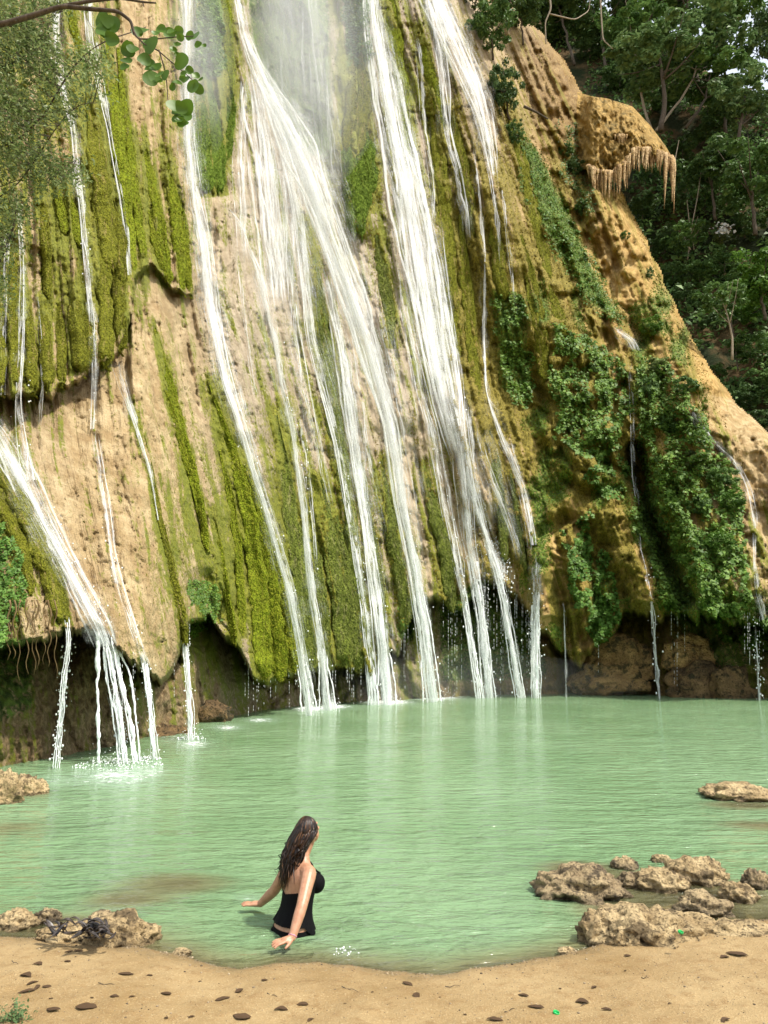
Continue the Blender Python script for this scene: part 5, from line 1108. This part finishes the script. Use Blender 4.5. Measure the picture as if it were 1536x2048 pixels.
dens_poly = [(-60, -40), (200, -40), (110, 30), (130, 110), (200, 110), (215, 160), (170, 190), (120, 240), (150, 330), (170, 360), (100, 370), (60, 400), (40, 470), (20, 480), (10, 560), (25, 600), (-60, 640)]
while len(tw) < 600:
    x, y = rs.uniform(-60, 225), rs.uniform(-40, 620)
    if not inpoly(np.array([x]), np.array([y]), dens_poly)[0]: continue
    c = P(x, y, SDp + rs.normal() * .28); nb = tips[np.argmin(((tips - c) ** 2).sum(1))]
    if np.linalg.norm(nb - c) > 1.1 or float(fbm(np.array([x / 45.]), np.array([y / 45.]), 66, 3)[0]) < .42: continue
    p = np.stack([nb + (c - nb) * t_ + np.array([0, 0, -.06 * math.sin(t_ * 3.1)]) for t_ in np.linspace(0, 1, 5)]); tw.append(tube(p, np.linspace(.003, .0015, 5), 3))
    for j in range(26): LP.append(c + rs.normal(size=3) * np.array([.085, .085, .07]) + (nb - c) * rs.random() * .35)
v, f = merge(tw); o = mk('twigs', v, f, M['bark'], fb); o['kind'] = 'stuff'
LP = np.array(LP); nn = rs.normal(size=LP.shape) * .6 + np.array([.2, -.3, .8]); nn /= np.linalg.norm(nn, axis=1, keepdims=True)
v, f = leaves_at(LP, nn, .023, rs, .40); o = mk('foliage', v, f, M['leaf_grey'], fb, smooth=False); o['kind'] = 'stuff'
# ------------------------------------------------------------------ rocks
def rock(label, px, py, w, h, mat, seed, zb=0.0, sub=5, deep=1.0, group='rocks at the water edge', rough=.55, tilt=0.0, d=None):
    d = dist_at_z(py, zb) if d is None else d; k = d / F; v0, f0 = ICO[sub]; v = v0.copy()
    a = fbm3(v0 * 1.3 + seed * 3.7, seed, 3); b = fbm3(v0 * 3.4 + seed, seed + 9, 4); c = 1 - np.abs(2 * fbm3(v0 * 2.3 - seed, seed + 4, 4) - 1)
    r = .70 + rough * .75 * (a - .5) * 2 + .40 * (b - .5) + .34 * (c - .6) + .14 * (fbm3(v0 * 9, seed + 2, 3) - .5)
    v *= np.clip(r, .3, 1.5)[:, None]
    v[:, 2] = np.where(v[:, 2] < 0, v[:, 2] * .55, v[:, 2]); sx = w / 2 * k / np.abs(v[:, 0]).max(); sz = h * k / v[:, 2].max()
    v = v * np.array([sx, sx * .8 * deep, sz]); v[:, 2] += tilt * v[:, 0]
    c0 = P(px, py, d); c0[2] = zb if d is None else c0[2]; v = v + np.array([c0[0], c0[1] + sx * .35, c0[2]])
    o = mk('rock', v, f0, M[mat]); o.location = (0, 0, 0); return tag(o, label, 'rock', group)
RK = [('long dark ribbed rock at the left end of the right-hand rocks', 1166, 1798, 176, 84, 'rock_dark', 1, .0), ('small dark stone behind the long ribbed rock', 1252, 1738, 52, 32, 'rock_dark', 2, .0), ('tiny stone standing alone in the shallows', 1322, 1724, 38, 20, 'rock_shore', 3, 0), 
      ('low grey stone between the ribbed rock and the tall knobbly rock', 1280, 1775, 74, 36, 'rock_dark', 4, 0), ('tall knobbly rock in the middle of the right-hand rocks', 1402, 1768, 128, 72, 'rock_shore', 5, 0), ('brown lump in front of the knobbly rock', 1335, 1782, 100, 52, 'rock_shore', 6, 0),
      ('dark slab sliding into the shallows below the knobbly rock', 1418, 1830, 110, 56, 'rock_dark', 7, 0), ('dark stone at the right frame edge beside the knobbly rock', 1524, 1778, 64, 52, 'rock_dark', 8, 0), ('rounded brown stone right of the knobbly rock', 1484, 1802, 66, 46, 'rock_shore', 9, 0),
      ('blunt pale rock at the left tip of the front rocks', 1208, 1884, 96, 78, 'rock_shore', 10, .02), ('broad pale rock holding the green cap', 1318, 1896, 220, 92, 'rock_shore', 11, .03), ('squat block wedged between the front rocks', 1262, 1898, 70, 62, 'rock_shore', 12, .03), ('low sandy rock behind the broad pale rock', 1395, 1870, 130, 42, 'rock_shore', 13, .03),
      ('flat sandy rock at the right frame edge', 1500, 1890, 190, 48, 'rock_shore', 14, .02), ('yellow-brown rock islet at the right frame edge', 1496, 1600, 140, 44, 'rock_shore', 15, 0), 
      ('upright brown rock on the left frame edge', -12, 1608, 90, 92, 'rock_shore', 26, 0), ('rounded brown rock beside the upright one at left', 44, 1590, 80, 56, 'rock_shore', 27, 0),
      ('pitted rock at the left end of the beach', 22, 1858, 96, 44, 'rock_shore', 18, 0), ('small grey stone behind the pitted rock', 88, 1846, 52, 32, 'rock_dark', 19, 0), ('pale craggy rock at the right end of the left shore', 232, 1890, 130, 66, 'rock_shore', 20, .02), ('dark-topped rock behind the black leaf heap', 216, 1868, 110, 44, 'rock_dark', 21, .01), ('low sandy rock under the black leaf heap', 130, 1882, 130, 34, 'rock_shore', 22, .03),
      ('flat stone by the waterline right of the left shore rocks', 362, 1910, 36, 12, 'rock_shore', 23, .02), ('flat pale stone on the waterline near the front rocks', 1136, 1906, 34, 12, 'rock_shore', 24, .03)]
for (lab, px, py, w, h, mt, sd, zb) in RK: rock(lab, px, py, w * 1.12, h * (.66 if px > 1000 else .70), mt, sd, zb, rough=.42)
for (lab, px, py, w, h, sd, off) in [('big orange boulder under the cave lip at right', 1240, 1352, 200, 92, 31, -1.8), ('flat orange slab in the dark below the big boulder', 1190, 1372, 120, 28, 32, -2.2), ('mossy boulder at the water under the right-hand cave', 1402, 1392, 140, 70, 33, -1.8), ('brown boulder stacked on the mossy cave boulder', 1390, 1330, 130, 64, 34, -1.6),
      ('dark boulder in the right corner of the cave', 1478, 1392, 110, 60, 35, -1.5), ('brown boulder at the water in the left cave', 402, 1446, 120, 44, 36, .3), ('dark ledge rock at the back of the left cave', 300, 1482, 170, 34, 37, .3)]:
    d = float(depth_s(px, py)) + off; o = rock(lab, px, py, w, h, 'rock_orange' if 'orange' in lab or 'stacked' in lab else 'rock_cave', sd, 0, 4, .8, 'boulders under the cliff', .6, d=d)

# ------------------------------------------------------------------ dead leaves and litter on the sand
DL = [(51, 1953, 30, -.3), (66, 1968, 24, .5), (72, 1976, 22, 1.2), (94, 1974, 22, .2), (53, 1985, 34, -.25), (107, 2021, 32, .15), (172, 2017, 46, 0), (102, 1998, 9, .3), (252, 1949, 34, 0), (299, 1951, 14, .1), (229, 1994, 20, -.1), (264, 1995, 13, .4), (157, 1900, 20, 0), (138, 1902, 18, .3), (135, 1923, 15, .1), (74, 1930, 22, .05),
      (332, 1988, 26, .2), (445, 1998, 32, .45), (529, 1960, 14, .1), (478, 1982, 20, .9), (484, 2034, 40, .1), (562, 2021, 30, 0), (383, 2035, 14, .5), (332, 2037, 10, .2), (184, 1995, 8, 0), (815, 1966, 26, .7), (835, 1990, 22, 1.5), (605, 2010, 26, -.1), (622, 2042, 18, .8), (745, 1985, 7, .2), (930, 2030, 8, .4), (990, 2042, 34, .2),
      (1047, 1992, 22, .4), (1072, 2017, 34, .25), (1164, 2006, 28, .1), (1188, 1976, 16, -.5), (1213, 2022, 22, .3), (1255, 1911, 16, 0), (1454, 2043, 30, -.6), (1340, 2008, 9, .2), (1250, 1942, 8, .6), (690, 2008, 7, .1), (400, 1962, 7, .3), (30, 2010, 12, .4), (1474, 1910, 42, .35), (1450, 1916, 24, -.3), (1120, 1978, 7, .2), (880, 1996, 6, 0)]
DL.sort()
order = sorted(range(len(DL)), key=lambda i: DL[i][0])
def nth(n):
    tens = ('', '', 'twenty', 'thirty', 'forty'); ones = ('', 'first', 'second', 'third', 'fourth', 'fifth', 'sixth', 'seventh', 'eighth', 'ninth', 'tenth', 'eleventh', 'twelfth', 'thirteenth', 'fourteenth', 'fifteenth', 'sixteenth', 'seventeenth', 'eighteenth', 'nineteenth')
    if n < 20: return ones[n]
    return (tens[n // 10][:-1] + 'ieth') if n % 10 == 0 else tens[n // 10] + '-' + ones[n % 10]
for i, (px, py, L, a) in enumerate(DL):
    rs = np.random.default_rng(900 + i); d = dist_at_z(py, .1); c = P(px, py, d); gz = float(ground_z(np.array(c[0]), np.array(c[1]))); k = d / F
    c = G(px, py, gz); gz = float(ground_z(np.array(c[0]), np.array(c[1]))); ln = L * k; n = 9; u = np.linspace(0, 1, n); wd = ln * rs.uniform(.11, .22) * np.sin(np.pi * u ** .85) ** .8 + ln * .012
    curl = rs.uniform(.05, .35); ln *= .85; zc = ln * .10 * np.sin(u * 2.4 + rs.uniform(0, 1)); rows_ = []
    bend = rs.uniform(-.18, .18) * ln * np.sin(np.pi * u)
    for side in (-1, -.45, 0, .45, 1): rows_.append(np.stack([(u - .5) * ln, bend + side * wd * (1 + .7 * (fbm(u * 5, u * 0 + side * 3, 900 + i, 2) - .5)), .004 + zc * .6 + curl * wd * abs(side) ** 1.5], 1))
    V0 = np.stack(rows_, 1); top = V0.reshape(-1, 3); bot = top - np.array([0, 0, .0015]); v = np.concatenate([top, bot]); f = grid_faces(n, 5); f = np.concatenate([f, f[:, ::-1] + n * 5])
    ca, sa = math.cos(a + (3.1 if rs.random() < .5 else 0)), math.sin(a); v = v * np.array([1, 1.25, 1]); v = v @ np.array([[ca, sa * 1.4, 0], [-sa, ca, 0], [0, 0, 1]])
    v[:, 2] -= v[:, 2].min(); size = 'tiny' if L < 12 else ('small' if L < 22 else ('curled' if L < 32 else 'large'))
    o = mk('dead_leaf', v, f, M['dead_leaf']); o.location = (float(c[0]), float(c[1]), gz + .002)
    tag(o, f'{size} dark dead leaf on the sand, {nth(i + 1)} of all from the left frame edge', 'leaf', 'dead leaves on the sand')
# heap of black leaves on the left shore
hp = empty('leaf_heap', G(165, 1868, .12), 'heap of black rotting leaves on the left shore rocks', 'leaves'); rs = np.random.default_rng(3)
t = NT('rotten leaf'); nz = t.noise(t.pos(), 40, 3); M['rotten'] = t.done(t.mix(t.ramp(nz, .3, .7), (.010, .008, .007), (.075, .060, .052)), .35, None, .5)
for k in range(46):
    g = 0 if k < 14 else 1; x = rs.normal([118, 190][g], [14, 13][g]); y = rs.normal([1858, 1858][g], [5, 7][g]); c = G(x, y, .15 + rs.random() * .07); n = 7; u = np.linspace(0, 1, n); ln = rs.uniform(.07, .16); wd = ln * rs.uniform(.08, .2) * np.sin(np.pi * u) + .002
    a = rs.uniform(-1.2, 1.2); V0 = np.stack([np.stack([(u - .5) * ln, s_ * wd, .03 * np.sin(u * 3 + k) + abs(s_) * wd * .6], 1) for s_ in (-1, 0, 1)], 1).reshape(-1, 3)
    V0 = V0 @ np.array([[math.cos(a), math.sin(a), rs.uniform(-.3, .3)], [-math.sin(a), math.cos(a), 0], [0, 0, 1]]); mk('leaf', V0 + c, grid_faces(n, 3), M['rotten'], hp)
# bottle caps
def cap(px, py, z, lab, tilt):
    r, h = .018, .013; a = np.linspace(0, 2 * np.pi, 28, endpoint=False); rg = lambda rr, zz: np.stack([rr * np.cos(a), rr * np.sin(a), zz + 0 * a], 1)
    knurl = 1 + .03 * np.sign(np.sin(a * 14)); prof = [(r * .84, .002), (r * .84, h), (r * .95, h), (r, h * .85), (r, 0.0), (r * .5, 0.0), (.0005, 0.0), (.0005, .002), (r * .84, .002)]
    v = np.concatenate([rg(p[0] * (knurl if i in (3, 4) else 1), p[1]) for i, p in enumerate(prof)]); o = mk('bottle_cap', v, grid_faces(len(prof), 28, True), M['cap'], smooth=False)
    c = G(px, py, z); o.location = tuple(map(float, c)); o.rotation_euler = (tilt, .1, .5); return tag(o, lab, 'bottle cap', 'green bottle caps')
c = G(1112, 2028, .1); cap(1112, 2028, float(ground_z(np.array(c[0]), np.array(c[1]))) + .002, 'green bottle cap lying on the sand near the lower frame edge', .25)
cap(1361, 1866, .22, 'green bottle cap on the broad pale rock', .3)
# weed tuft in the lower left corner
wt = empty('weed_tuft', G(34, 2040, .12), 'pale green weed tuft in the lower left corner of the sand', 'weed'); rs = np.random.default_rng(8); b0 = np.array(G(30, 2046, .12)); PT = []; NN = []
for k in range(34):
    tip = np.array([rs.normal() * .05, rs.normal() * .05, rs.uniform(.02, .11)]); p = np.stack([b0 + tip * t_ for t_ in np.linspace(0, 1, 4)]); 
    if k < 12: v, f = tube(p, np.linspace(.002, .001, 4), 4); mk('stalk', v, f, M['leaf_light'], wt)
    for j in range(7): PT.append(b0 + tip * rs.uniform(.3, 1.1) + rs.normal(size=3) * .008)
PT = np.array(PT); nn = rs.normal(size=PT.shape) * .5 + np.array([0, -.4, .9]); nn /= np.linalg.norm(nn, axis=1, keepdims=True); v, f = leaves_at(PT, nn, .010, rs, .5); mk('foliage', v, f, M['leaf_light'], wt, smooth=False)

# twigs and grit on the sand
rs = np.random.default_rng(44); lab_t = ['left of the black leaf heap', 'below the left shore rocks', 'in the middle of the beach', 'under the bather', 'right of the beach middle', 'left of the lower green cap', 'right of the lower green cap', 'below the broad pale rock']
for k, (px, py) in enumerate([(30, 1925), (215, 1968), (700, 1978), (545, 1990), (905, 1972), (1020, 2020), (1165, 2010), (1290, 1955)]):
    c = G(px, py, .11); gz = float(ground_z(np.array(c[0]), np.array(c[1]))); c = G(px, py, gz + .004); a = rs.uniform(-.6, .6); ln = rs.uniform(.05, .12); q = np.stack([c + np.array([math.cos(a) * u * ln, math.sin(a) * u * ln * 1.4, .004 * math.sin(u * 9)]) for u in np.linspace(-.5, .5, 7)])
    v, f = tube(q, np.linspace(.0028, .0012, 7), 5); tag(mk('twig', v, f, M['bark']), f'thin dark twig lying on the sand {lab_t[k]}', 'twig', 'twigs on the sand')
n = 5200; x = rs.uniform(-3.3, 4.2, n); y = shore_y(x) - np.where(rs.random(n) < .45, rs.exponential(.05, n), rs.uniform(0, 1.9, n)) ; z = ground_z(x, y); v0, f0 = ICO[1]; r = rs.uniform(.0015, .0045, n) * np.where(rs.random(n) < .06, 2.2, 1)
V = v0[None] * r[:, None, None] * np.array([1, 1, .6]) + np.stack([x, y, z + r * .2], -1)[:, None]; Fs = (f0[None] + 12 * np.arange(n)[:, None, None]).reshape(-1, 3)
tag(mk('grit', V, Fs, mat_leaf('grit', (.06, .042, .025), (.50, .40, .26), .8, 0), smooth=False), 'coarse sand grains and grit along the waterline', 'grit', kind='stuff')
# ------------------------------------------------------------------ the bather
O = np.array(G(590, 1858, 0.0)); FA = R(33.0)
ef = np.array([math.cos(FA), math.sin(FA), 0]); el = np.array([-math.sin(FA), math.cos(FA), 0]); ez = np.array([0, 0, 1.0])
def LW(f, l, z): return O + ef * f + el * l + ez * z
def WL(p): q = np.asarray(p) - O; return np.stack([q @ ef, q @ el, q[..., 2]], -1)
def loft(secs, n=28):
    s = np.array(secs, float); zz = np.linspace(s[0, 0], s[-1, 0], 40); s = np.stack([zz] + [np.interp(zz, s[:, 0], s[:, k]) for k in range(1, s.shape[1])], 1)
    for _ in range(3): s[1:-1, 1:] = (s[:-2, 1:] + 2 * s[1:-1, 1:] + s[2:, 1:]) / 4
    a = np.linspace(0, 2 * np.pi, n, endpoint=False); rings = [np.stack([LW(r[1] + r[3] * np.sign(math.cos(t)) * abs(math.cos(t)) ** .9, r[2] + r[4] * np.sign(math.sin(t)) * abs(math.sin(t)) ** .9, r[0]) for t in a]) for r in s]
    rings = [np.repeat(rings[0].mean(0)[None], n, 0)] + rings + [np.repeat(rings[-1].mean(0)[None], n, 0)]
    return np.concatenate(rings), grid_faces(len(rings), n, True)
def limb(pts, rad, n=14, m=26):
    p = np.array(pts, float); s = np.linspace(0, len(p) - 1, m); q = np.stack([np.interp(s, range(len(p)), p[:, k]) for k in range(3)], 1); r = np.interp(s, range(len(p)), rad)
    for _ in range(2): q[1:-1] = (q[:-2] + 2 * q[1:-1] + q[2:]) / 4; r[1:-1] = (r[:-2] + 2 * r[1:-1] + r[2:]) / 4
    return tube(q, r, n)
def ball(c, r, rot=None):
    v, f = ICO[3]; v = v * np.asarray(r)
    if rot is not None: v = v @ np.array(rot)
    return v + np.asarray(c), np.concatenate([f, f[:, 2:]], 1)
parts = [loft([(-.30, -.005, 0, .115, .165), (-.15, -.012, 0, .135, .178), (-.05, -.022, 0, .140, .180), (.03, -.022, 0, .132, .174), (.09, -.008, 0, .115, .158), (.165, .010, 0, .102, .140), (.235, .020, 0, .104, .138), (.30, .030, 0, .112, .148), (.365, .034, 0, .112, .160), (.42, .030, 0, .094, .166), (.455, .030, 0, .070, .146), (.485, .034, 0, .054, .092), (.525, .050, 0, .048, .058), (.58, .066, 0, .046, .050), (.62, .074, 0, .042, .046)])]
for s_ in (-1, 1):
    parts.append(ball(LW(.140, s_ * .074, .322), (.060, .064, .068)))
    parts.append(ball(LW(-.085, s_ * .075, -.06), (.085, .085, .10)))
    parts.append(limb([LW(-.01, s_ * .085, -.10), LW(.01, s_ * .088, -.28), LW(.025, s_ * .09, -.50), LW(.0, s_ * .09, -.68), LW(-.015, s_ * .09, -.88)], [.090, .084, .058, .056, .040]))
    parts.append(limb([LW(-.04, s_ * .09, -.90), LW(.04, s_ * .095, -.905), LW(.15, s_ * .105, -.915)], [.036, .040, .024], 10, 10))
# head, tipped back to look up at the falls
HC = LW(.098, -.004, .692); tb = R(28); yaw = R(30)
hf = (ef * math.cos(yaw) + el * math.sin(yaw)); hl = np.cross(ez, hf); hfx = hf * math.cos(tb) + ez * math.sin(tb); hz = np.cross(hfx, hl)
def HW(f, l, z): return HC + hfx * f + hl * l + hz * z
rotm = np.stack([hfx, hl, hz])
parts += [ball(HC + hz * .012 - hfx * .008, (.094, .074, .100), rotm), ball(HW(.030, 0, -.050), (.060, .056, .066), rotm), ball(HW(.052, 0, -.088), (.030, .030, .024), rotm), ball(HW(.090, 0, -.018), (.017, .012, .020), rotm), ball(HW(.084, 0, .004), (.010, .009, .020), rotm),
          ball(HW(.082, 0, -.052), (.013, .022, .008), rotm), ball(HW(.080, 0, -.064), (.012, .019, .008), rotm), ball(HW(.070, .034, -.022), (.020, .020, .018), rotm), ball(HW(.070, -.034, -.022), (.020, .020, .018), rotm), ball(HW(.074, .030, .022), (.014, .022, .008), rotm), ball(HW(.074, -.030, .022), (.014, .022, .008), rotm),
          ball(HW(-.004, .074, -.016), (.018, .008, .028), rotm), ball(HW(-.004, -.074, -.016), (.018, .008, .028), rotm), limb([LW(.045, 0, .50), HW(.0, 0, -.06), HW(.0, 0, -.01)], [.048, .046, .048], 14, 12)]
RS, RE, RWr = LW(.032, -.156, .425), P(604, 1811, 6.04), P(584, 1876, 5.90)
LS, LE, LWr = LW(.028, .156, .425), P(549, 1781, 6.62), P(520, 1808, 6.73)
ARMS = [(RS, RE, RWr), (LS, LE, LWr)]
for (a, b, c) in ARMS:
    parts.append(limb([a + (LW(.03, 0, .43) - a) * .35, a, a + (b - a) * .45, b, b + (c - b) * .3, c], [.060, .058, .049, .041, .041, .028], 14, 30))
def hand(wr, fwd, out, up, curl=.12):
    """palm, four fingers and a thumb; fwd along the fingers, out towards the thumb side"""
    fwd = fwd / np.linalg.norm(fwd); up = up - fwd * (up @ fwd); up /= np.linalg.norm(up); out_ = np.cross(up, fwd); out_ *= np.sign(out_ @ out); g = []
    H = lambda a, b, c: wr + fwd * a + out_ * b + up * c
    g.append(limb([H(-.015, 0, 0), H(.02, .002, .002), H(.05, .002, .003), H(.078, .0, .0)], [.024, .024, .024, .016], 12, 10))
    for q in (-.022, -.008, .008, .022): g.append(limb([H(.012, q * .7, .001), H(.05, q, .003), H(.082, q * 1.05, .0)], [.0125, .0125, .0105], 10, 8))
    for b, ln, sp in ((-.026, .058, -.16), (-.009, .072, -.05), (.009, .077, .06), (.026, .070, .17)):
        c0 = H(.078, b, .001); d1 = fwd + out_ * sp; c1 = c0 + d1 * ln * .45 + up * .004; c2 = c0 + d1 * ln * .75 - up * curl * ln * .35; c3 = c0 + d1 * ln - up * curl * ln
        g.append(limb([c0, c1, c2, c3], [.0100, .0092, .0085, .0070], 10, 12))
    g.append(limb([H(.012, .016, -.004), H(.036, .040, -.010), H(.058, .054, -.014), H(.078, .062, -.020)], [.0150, .0125, .0105, .0080], 10, 12))
    return g
parts += hand(RWr, np.array([-.82, -.42, -.14]), np.array([.3, -1, -.2]), np.array([-.1, -.25, 1]))
parts += hand(LWr, np.array([-1, .05, -.03]), np.array([0, 1, 0.0]), np.array([0, -.1, 1]), .02)
# fuse into one continuous skin
v, f = merge(parts); tmp = mk('bather_tmp', v, f)
md = tmp.modifiers.new('r', 'REMESH'); md.mode = 'VOXEL'; md.voxel_size = .0042; md.use_smooth_shade = True
sm = tmp.modifiers.new('s', 'SMOOTH'); sm.factor = .5; sm.iterations = 3
dg = bpy.context.evaluated_depsgraph_get(); me = bpy.data.meshes.new_from_object(tmp.evaluated_get(dg)); bpy.data.objects.remove(tmp)
me.name = 'person'; me.polygons.foreach_set('use_smooth', np.ones(len(me.polygons), bool))
bv = np.zeros(len(me.vertices) * 3, np.float32); me.vertices.foreach_get('co', bv); bv = bv.reshape(-1, 3).astype(float)
bn = np.zeros(len(me.vertices) * 3, np.float32); me.vertices.foreach_get('normal', bn); bn = bn.reshape(-1, 3)
t = NT('skin'); n_ = t.noise(t.pos(), 30, 3); sk = t.mix(t.ramp(n_, .3, .7), (.38, .19, .11), (.47, .25, .15))
M['skin'] = t.done(sk, .42, t.bump(t.noise(t.pos(), 260, 2), .08, .003), .4, **{'Subsurface Weight': .08, 'Subsurface Scale': .02})
me.materials.clear(); me.materials.append(M['skin'])
person = bpy.data.objects.new('person', me); col.objects.link(person)
tag(person, 'person in black swimwear standing hip-deep, looking up at the falls', 'person')
lo = WL(bv); armd = np.full(len(bv), 9.)
for (a, b, c) in ARMS:
    for p0, p1 in ((a + (b - a) * .18, b), (b, c)):
        d_ = p1 - p0; tt = np.clip(((bv - p0) @ d_) / (d_ @ d_), 0, 1); armd = np.minimum(armd, np.linalg.norm(bv - p0 - tt[:, None] * d_, axis=1))
nf = len(me.polygons); lt = np.zeros(nf, np.int32); me.polygons.foreach_get('loop_total', lt); li = np.zeros(len(me.loops), np.int32); me.loops.foreach_get('vertex_index', li)
quads = li.reshape(-1, 4) if (lt == 4).all() else np.array([list(p.vertices)[:4] for p in me.polygons if len(p.vertices) == 4])
zt = .262 + .035 * np.abs(lo[:, 1]) / .15 + .125 * ss(-.01, .12, lo[:, 0])
top_in = (lo[:, 2] < zt) & (lo[:, 2] > .052 - .10 * ss(-.03, .08, lo[:, 0])) & (armd > .052) & (np.abs(lo[:, 1]) < .2)
pant_in = (lo[:, 2] < .030 + .0 * lo[:, 0]) & (lo[:, 2] > -.16) & (armd > .055) & (np.abs(lo[:, 1]) < .22)
M['suit'] = mat_plain('black swimwear', (.0035, .0035, .004), .8, .12, .2, 60, .1)
def shell(name, sel, off):
    q = quads[sel[quads].all(1)]; u = np.unique(q); ix = np.zeros(len(bv), int); ix[u] = np.arange(len(u))
    h = np.clip(.15 - lo[u][:, 2], 0, .15) / .15 if name == 'swim_top' else 0
    o_ = off + .020 * h ** 1.5 * (1 + .5 * np.sin(np.arctan2(lo[u][:, 1], lo[u][:, 0]) * 9)) if name == 'swim_top' else off
    vv = bv[u] + bn[u] * np.broadcast_to(np.asarray(o_), (len(u),))[:, None]
    o = mk(name, vv, ix[q], M['suit'], person); return o
shell('swim_top', top_in, .006); shell('swim_brief', pant_in, .004)
def surf(f, l, z, out=.006):
    """nearest skin point to a local position, lifted a little"""
    p = LW(f, l, z); i = np.argmin(((bv - p) ** 2).sum(1)); return bv[i] + bn[i] * out
for s_ in (-1, 1):                                         # halter straps
    pts = np.stack([surf(*q) for q in ((.17, s_ * .075, .385), (.12, s_ * .075, .43), (.075, s_ * .064, .47), (.03, s_ * .054, .50), (-.002, s_ * .034, .515), (-.008, 0, .518))]); v, f = limb(pts, [.008, .006, .005, .005, .005, .005], 8, 26); mk('strap', v, f, M['suit'], person)
# hair: wet locks falling from the scalp down the back
t = NT('wet dark hair'); g = t.new('ShaderNodeNewGeometry').outputs['Random Per Island']; hc = t.mix(t.ramp(g, .1, .8), (.005, .0035, .003), (.030, .014, .007)); hc = t.mix(t.ramp(g, .86, .93), hc, (.13, .065, .030)); sep = t.new('ShaderNodeSeparateXYZ'); t.link(t.new('ShaderNodeNewGeometry').outputs['Position'], sep.inputs[0])
M['hair'] = t.done(hc, .38, None, .4)
rs = np.random.default_rng(21); strands = []
crown_ = HW(-.01, 0, .105)
for k in range(520):
    az = rs.uniform(-2.45, 2.45) + math.pi; el_ = rs.uniform(-.15, 1.45); dr = np.array([math.cos(az) * math.cos(el_), math.sin(az) * math.cos(el_), math.sin(el_)])
    if dr[0] > .30 and dr[2] < .75: continue
    root = HC + hz * .014 - hfx * .010 + (rotm.T @ (dr * np.array([.100, .080, .106])))
    side = dr[1]; ln = rs.uniform(.22, .38) if abs(side) < .9 else rs.uniform(.18, .30)
    cs = min(1, max(0, -side) * 1.2)
    if cs > .35: ln = rs.uniform(.13, .24)
    n = 12; tt = np.linspace(0, 1, n); tgt = LW(-.082 + .060 * cs + rs.normal() * .016 - .01 * abs(side), .010 + side * .060 + rs.normal() * .024, .67 - ln * rs.uniform(.85, 1.1))
    midp = LW(-.028 + .055 * cs - .03 * rs.random(), .004 + side * .085 + rs.normal() * .014, .57)
    q = (1 - tt)[:, None] ** 2 * root + 2 * (tt * (1 - tt))[:, None] * (midp + (root - HC) * .35) + tt[:, None] ** 2 * tgt
    q += (np.sin(tt * rs.uniform(10, 22) + rs.uniform(0, 6)) * tt ** .7 * .020)[:, None] * (el * rs.normal() + ef * rs.normal() * .5)
    # keep the locks outside skull and back
    ql = (q - (HC + hz * .014 - hfx * .010)) @ rotm.T; e_ = np.sqrt(((ql / np.array([.098, .078, .104])) ** 2).sum(1)); fix = e_ < 1; ql[fix] /= e_[fix][:, None]; q[fix] = (HC + hz * .014 - hfx * .010) + ql[fix] @ rotm
    strands.append(tube(q, np.interp(tt, [0, .3, .8, 1], [.0065, .0070, .0050, .0012]) * rs.uniform(.6, 1.25), 6))
    if k % 3 == 0:                                         # combed over the crown
        q2 = np.stack([HC + hz * .014 - hfx * .010 + rotm.T @ (np.array([.101, .080, .107]) * (lambda w: w / np.linalg.norm(w))(np.array([.55, rs.normal() * .02 + side * .25, .85]) * (1 - s_) + dr * s_ + np.array([-.1, 0, .2]) * s_ * (1 - s_))) for s_ in np.linspace(0, 1, 9)])
        strands.append(tube(q2, np.interp(np.linspace(0, 1, 9), [0, .5, 1], [.003, .0075, .0075]), 6))
cap_v, cap_f = ICO[4]; cv = cap_v[:, :] ; keepf = np.array([all(not (cv[i][0] > .42 and cv[i][2] < .80) and cv[i][2] > -.35 for i in q_) for q_ in cap_f]); cq = cap_f[keepf]
cvw = HC + hz * .014 - hfx * .010 + (cv * np.array([.098, .078, .104])) @ rotm
strands.append((cvw, np.concatenate([cq, cq[:, 2:]], 1)))
v, f = merge(strands); mk('hair', v, f, M['hair'], person)
# bracelet
ca = (RE - RWr) / np.linalg.norm(RE - RWr); u_ = np.cross(ca, ez); u_ /= np.linalg.norm(u_); w_ = np.cross(ca, u_); a = np.linspace(0, 2 * np.pi, 25)
pts = RWr + ca * .012 + (u_[None] * np.cos(a)[:, None] + w_[None] * np.sin(a)[:, None]) * .0285; v, f = tube(pts, .0042 + .0016 * np.cos(a * 8), 7)
M['bead'] = mat_plain('pink beads', (.55, .25, .33), .4, .4, .3, 150); mk('bracelet', v, f, M['bead'], person)

# ------------------------------------------------------------------ mist thrown up by the falls: nested even puffs
def mist(lab, px, py, d, rad, dens, n=3):
    c = P(px, py, d)
    t = NT('mist'); t.n.remove(t.b); pv = t.new('ShaderNodeVolumePrincipled'); pv.inputs['Color'].default_value = (.97, .985, 1, 1); pv.inputs['Density'].default_value = dens / n; pv.inputs['Anisotropy'].default_value = .1; t.link(pv.outputs[0], t.out.inputs['Volume'])
    e = empty('mist', c, lab, 'mist'); e['kind'] = 'stuff'
    for k in range(n):
        v, f = ICO[3]; s_ = 1 - .8 * k / n; v = v * np.array(rad) * s_; v = v * (1 + .22 * (fbm3(v0_ * 1.2 + k + px, 5, 2) - .5) * 2)[:, None] + c
        o = mk('puff', v, f, t.m, e); o['kind'] = 'stuff'
v0_ = ICO[3][0]
mist('pale mist drifting before the top centre of the falls', 590, 110, 42.5, (5.4, 2.6, 10.5), .19, 4)
mist('pale mist hanging over the foot of the main fall', 900, 1372, 38.5, (9.0, 1.8, 1.9), .03, 4)
mist('thin mist by the top of the long left stream', 392, 150, 33.0, (1.9, 1.6, 6.0), .16)
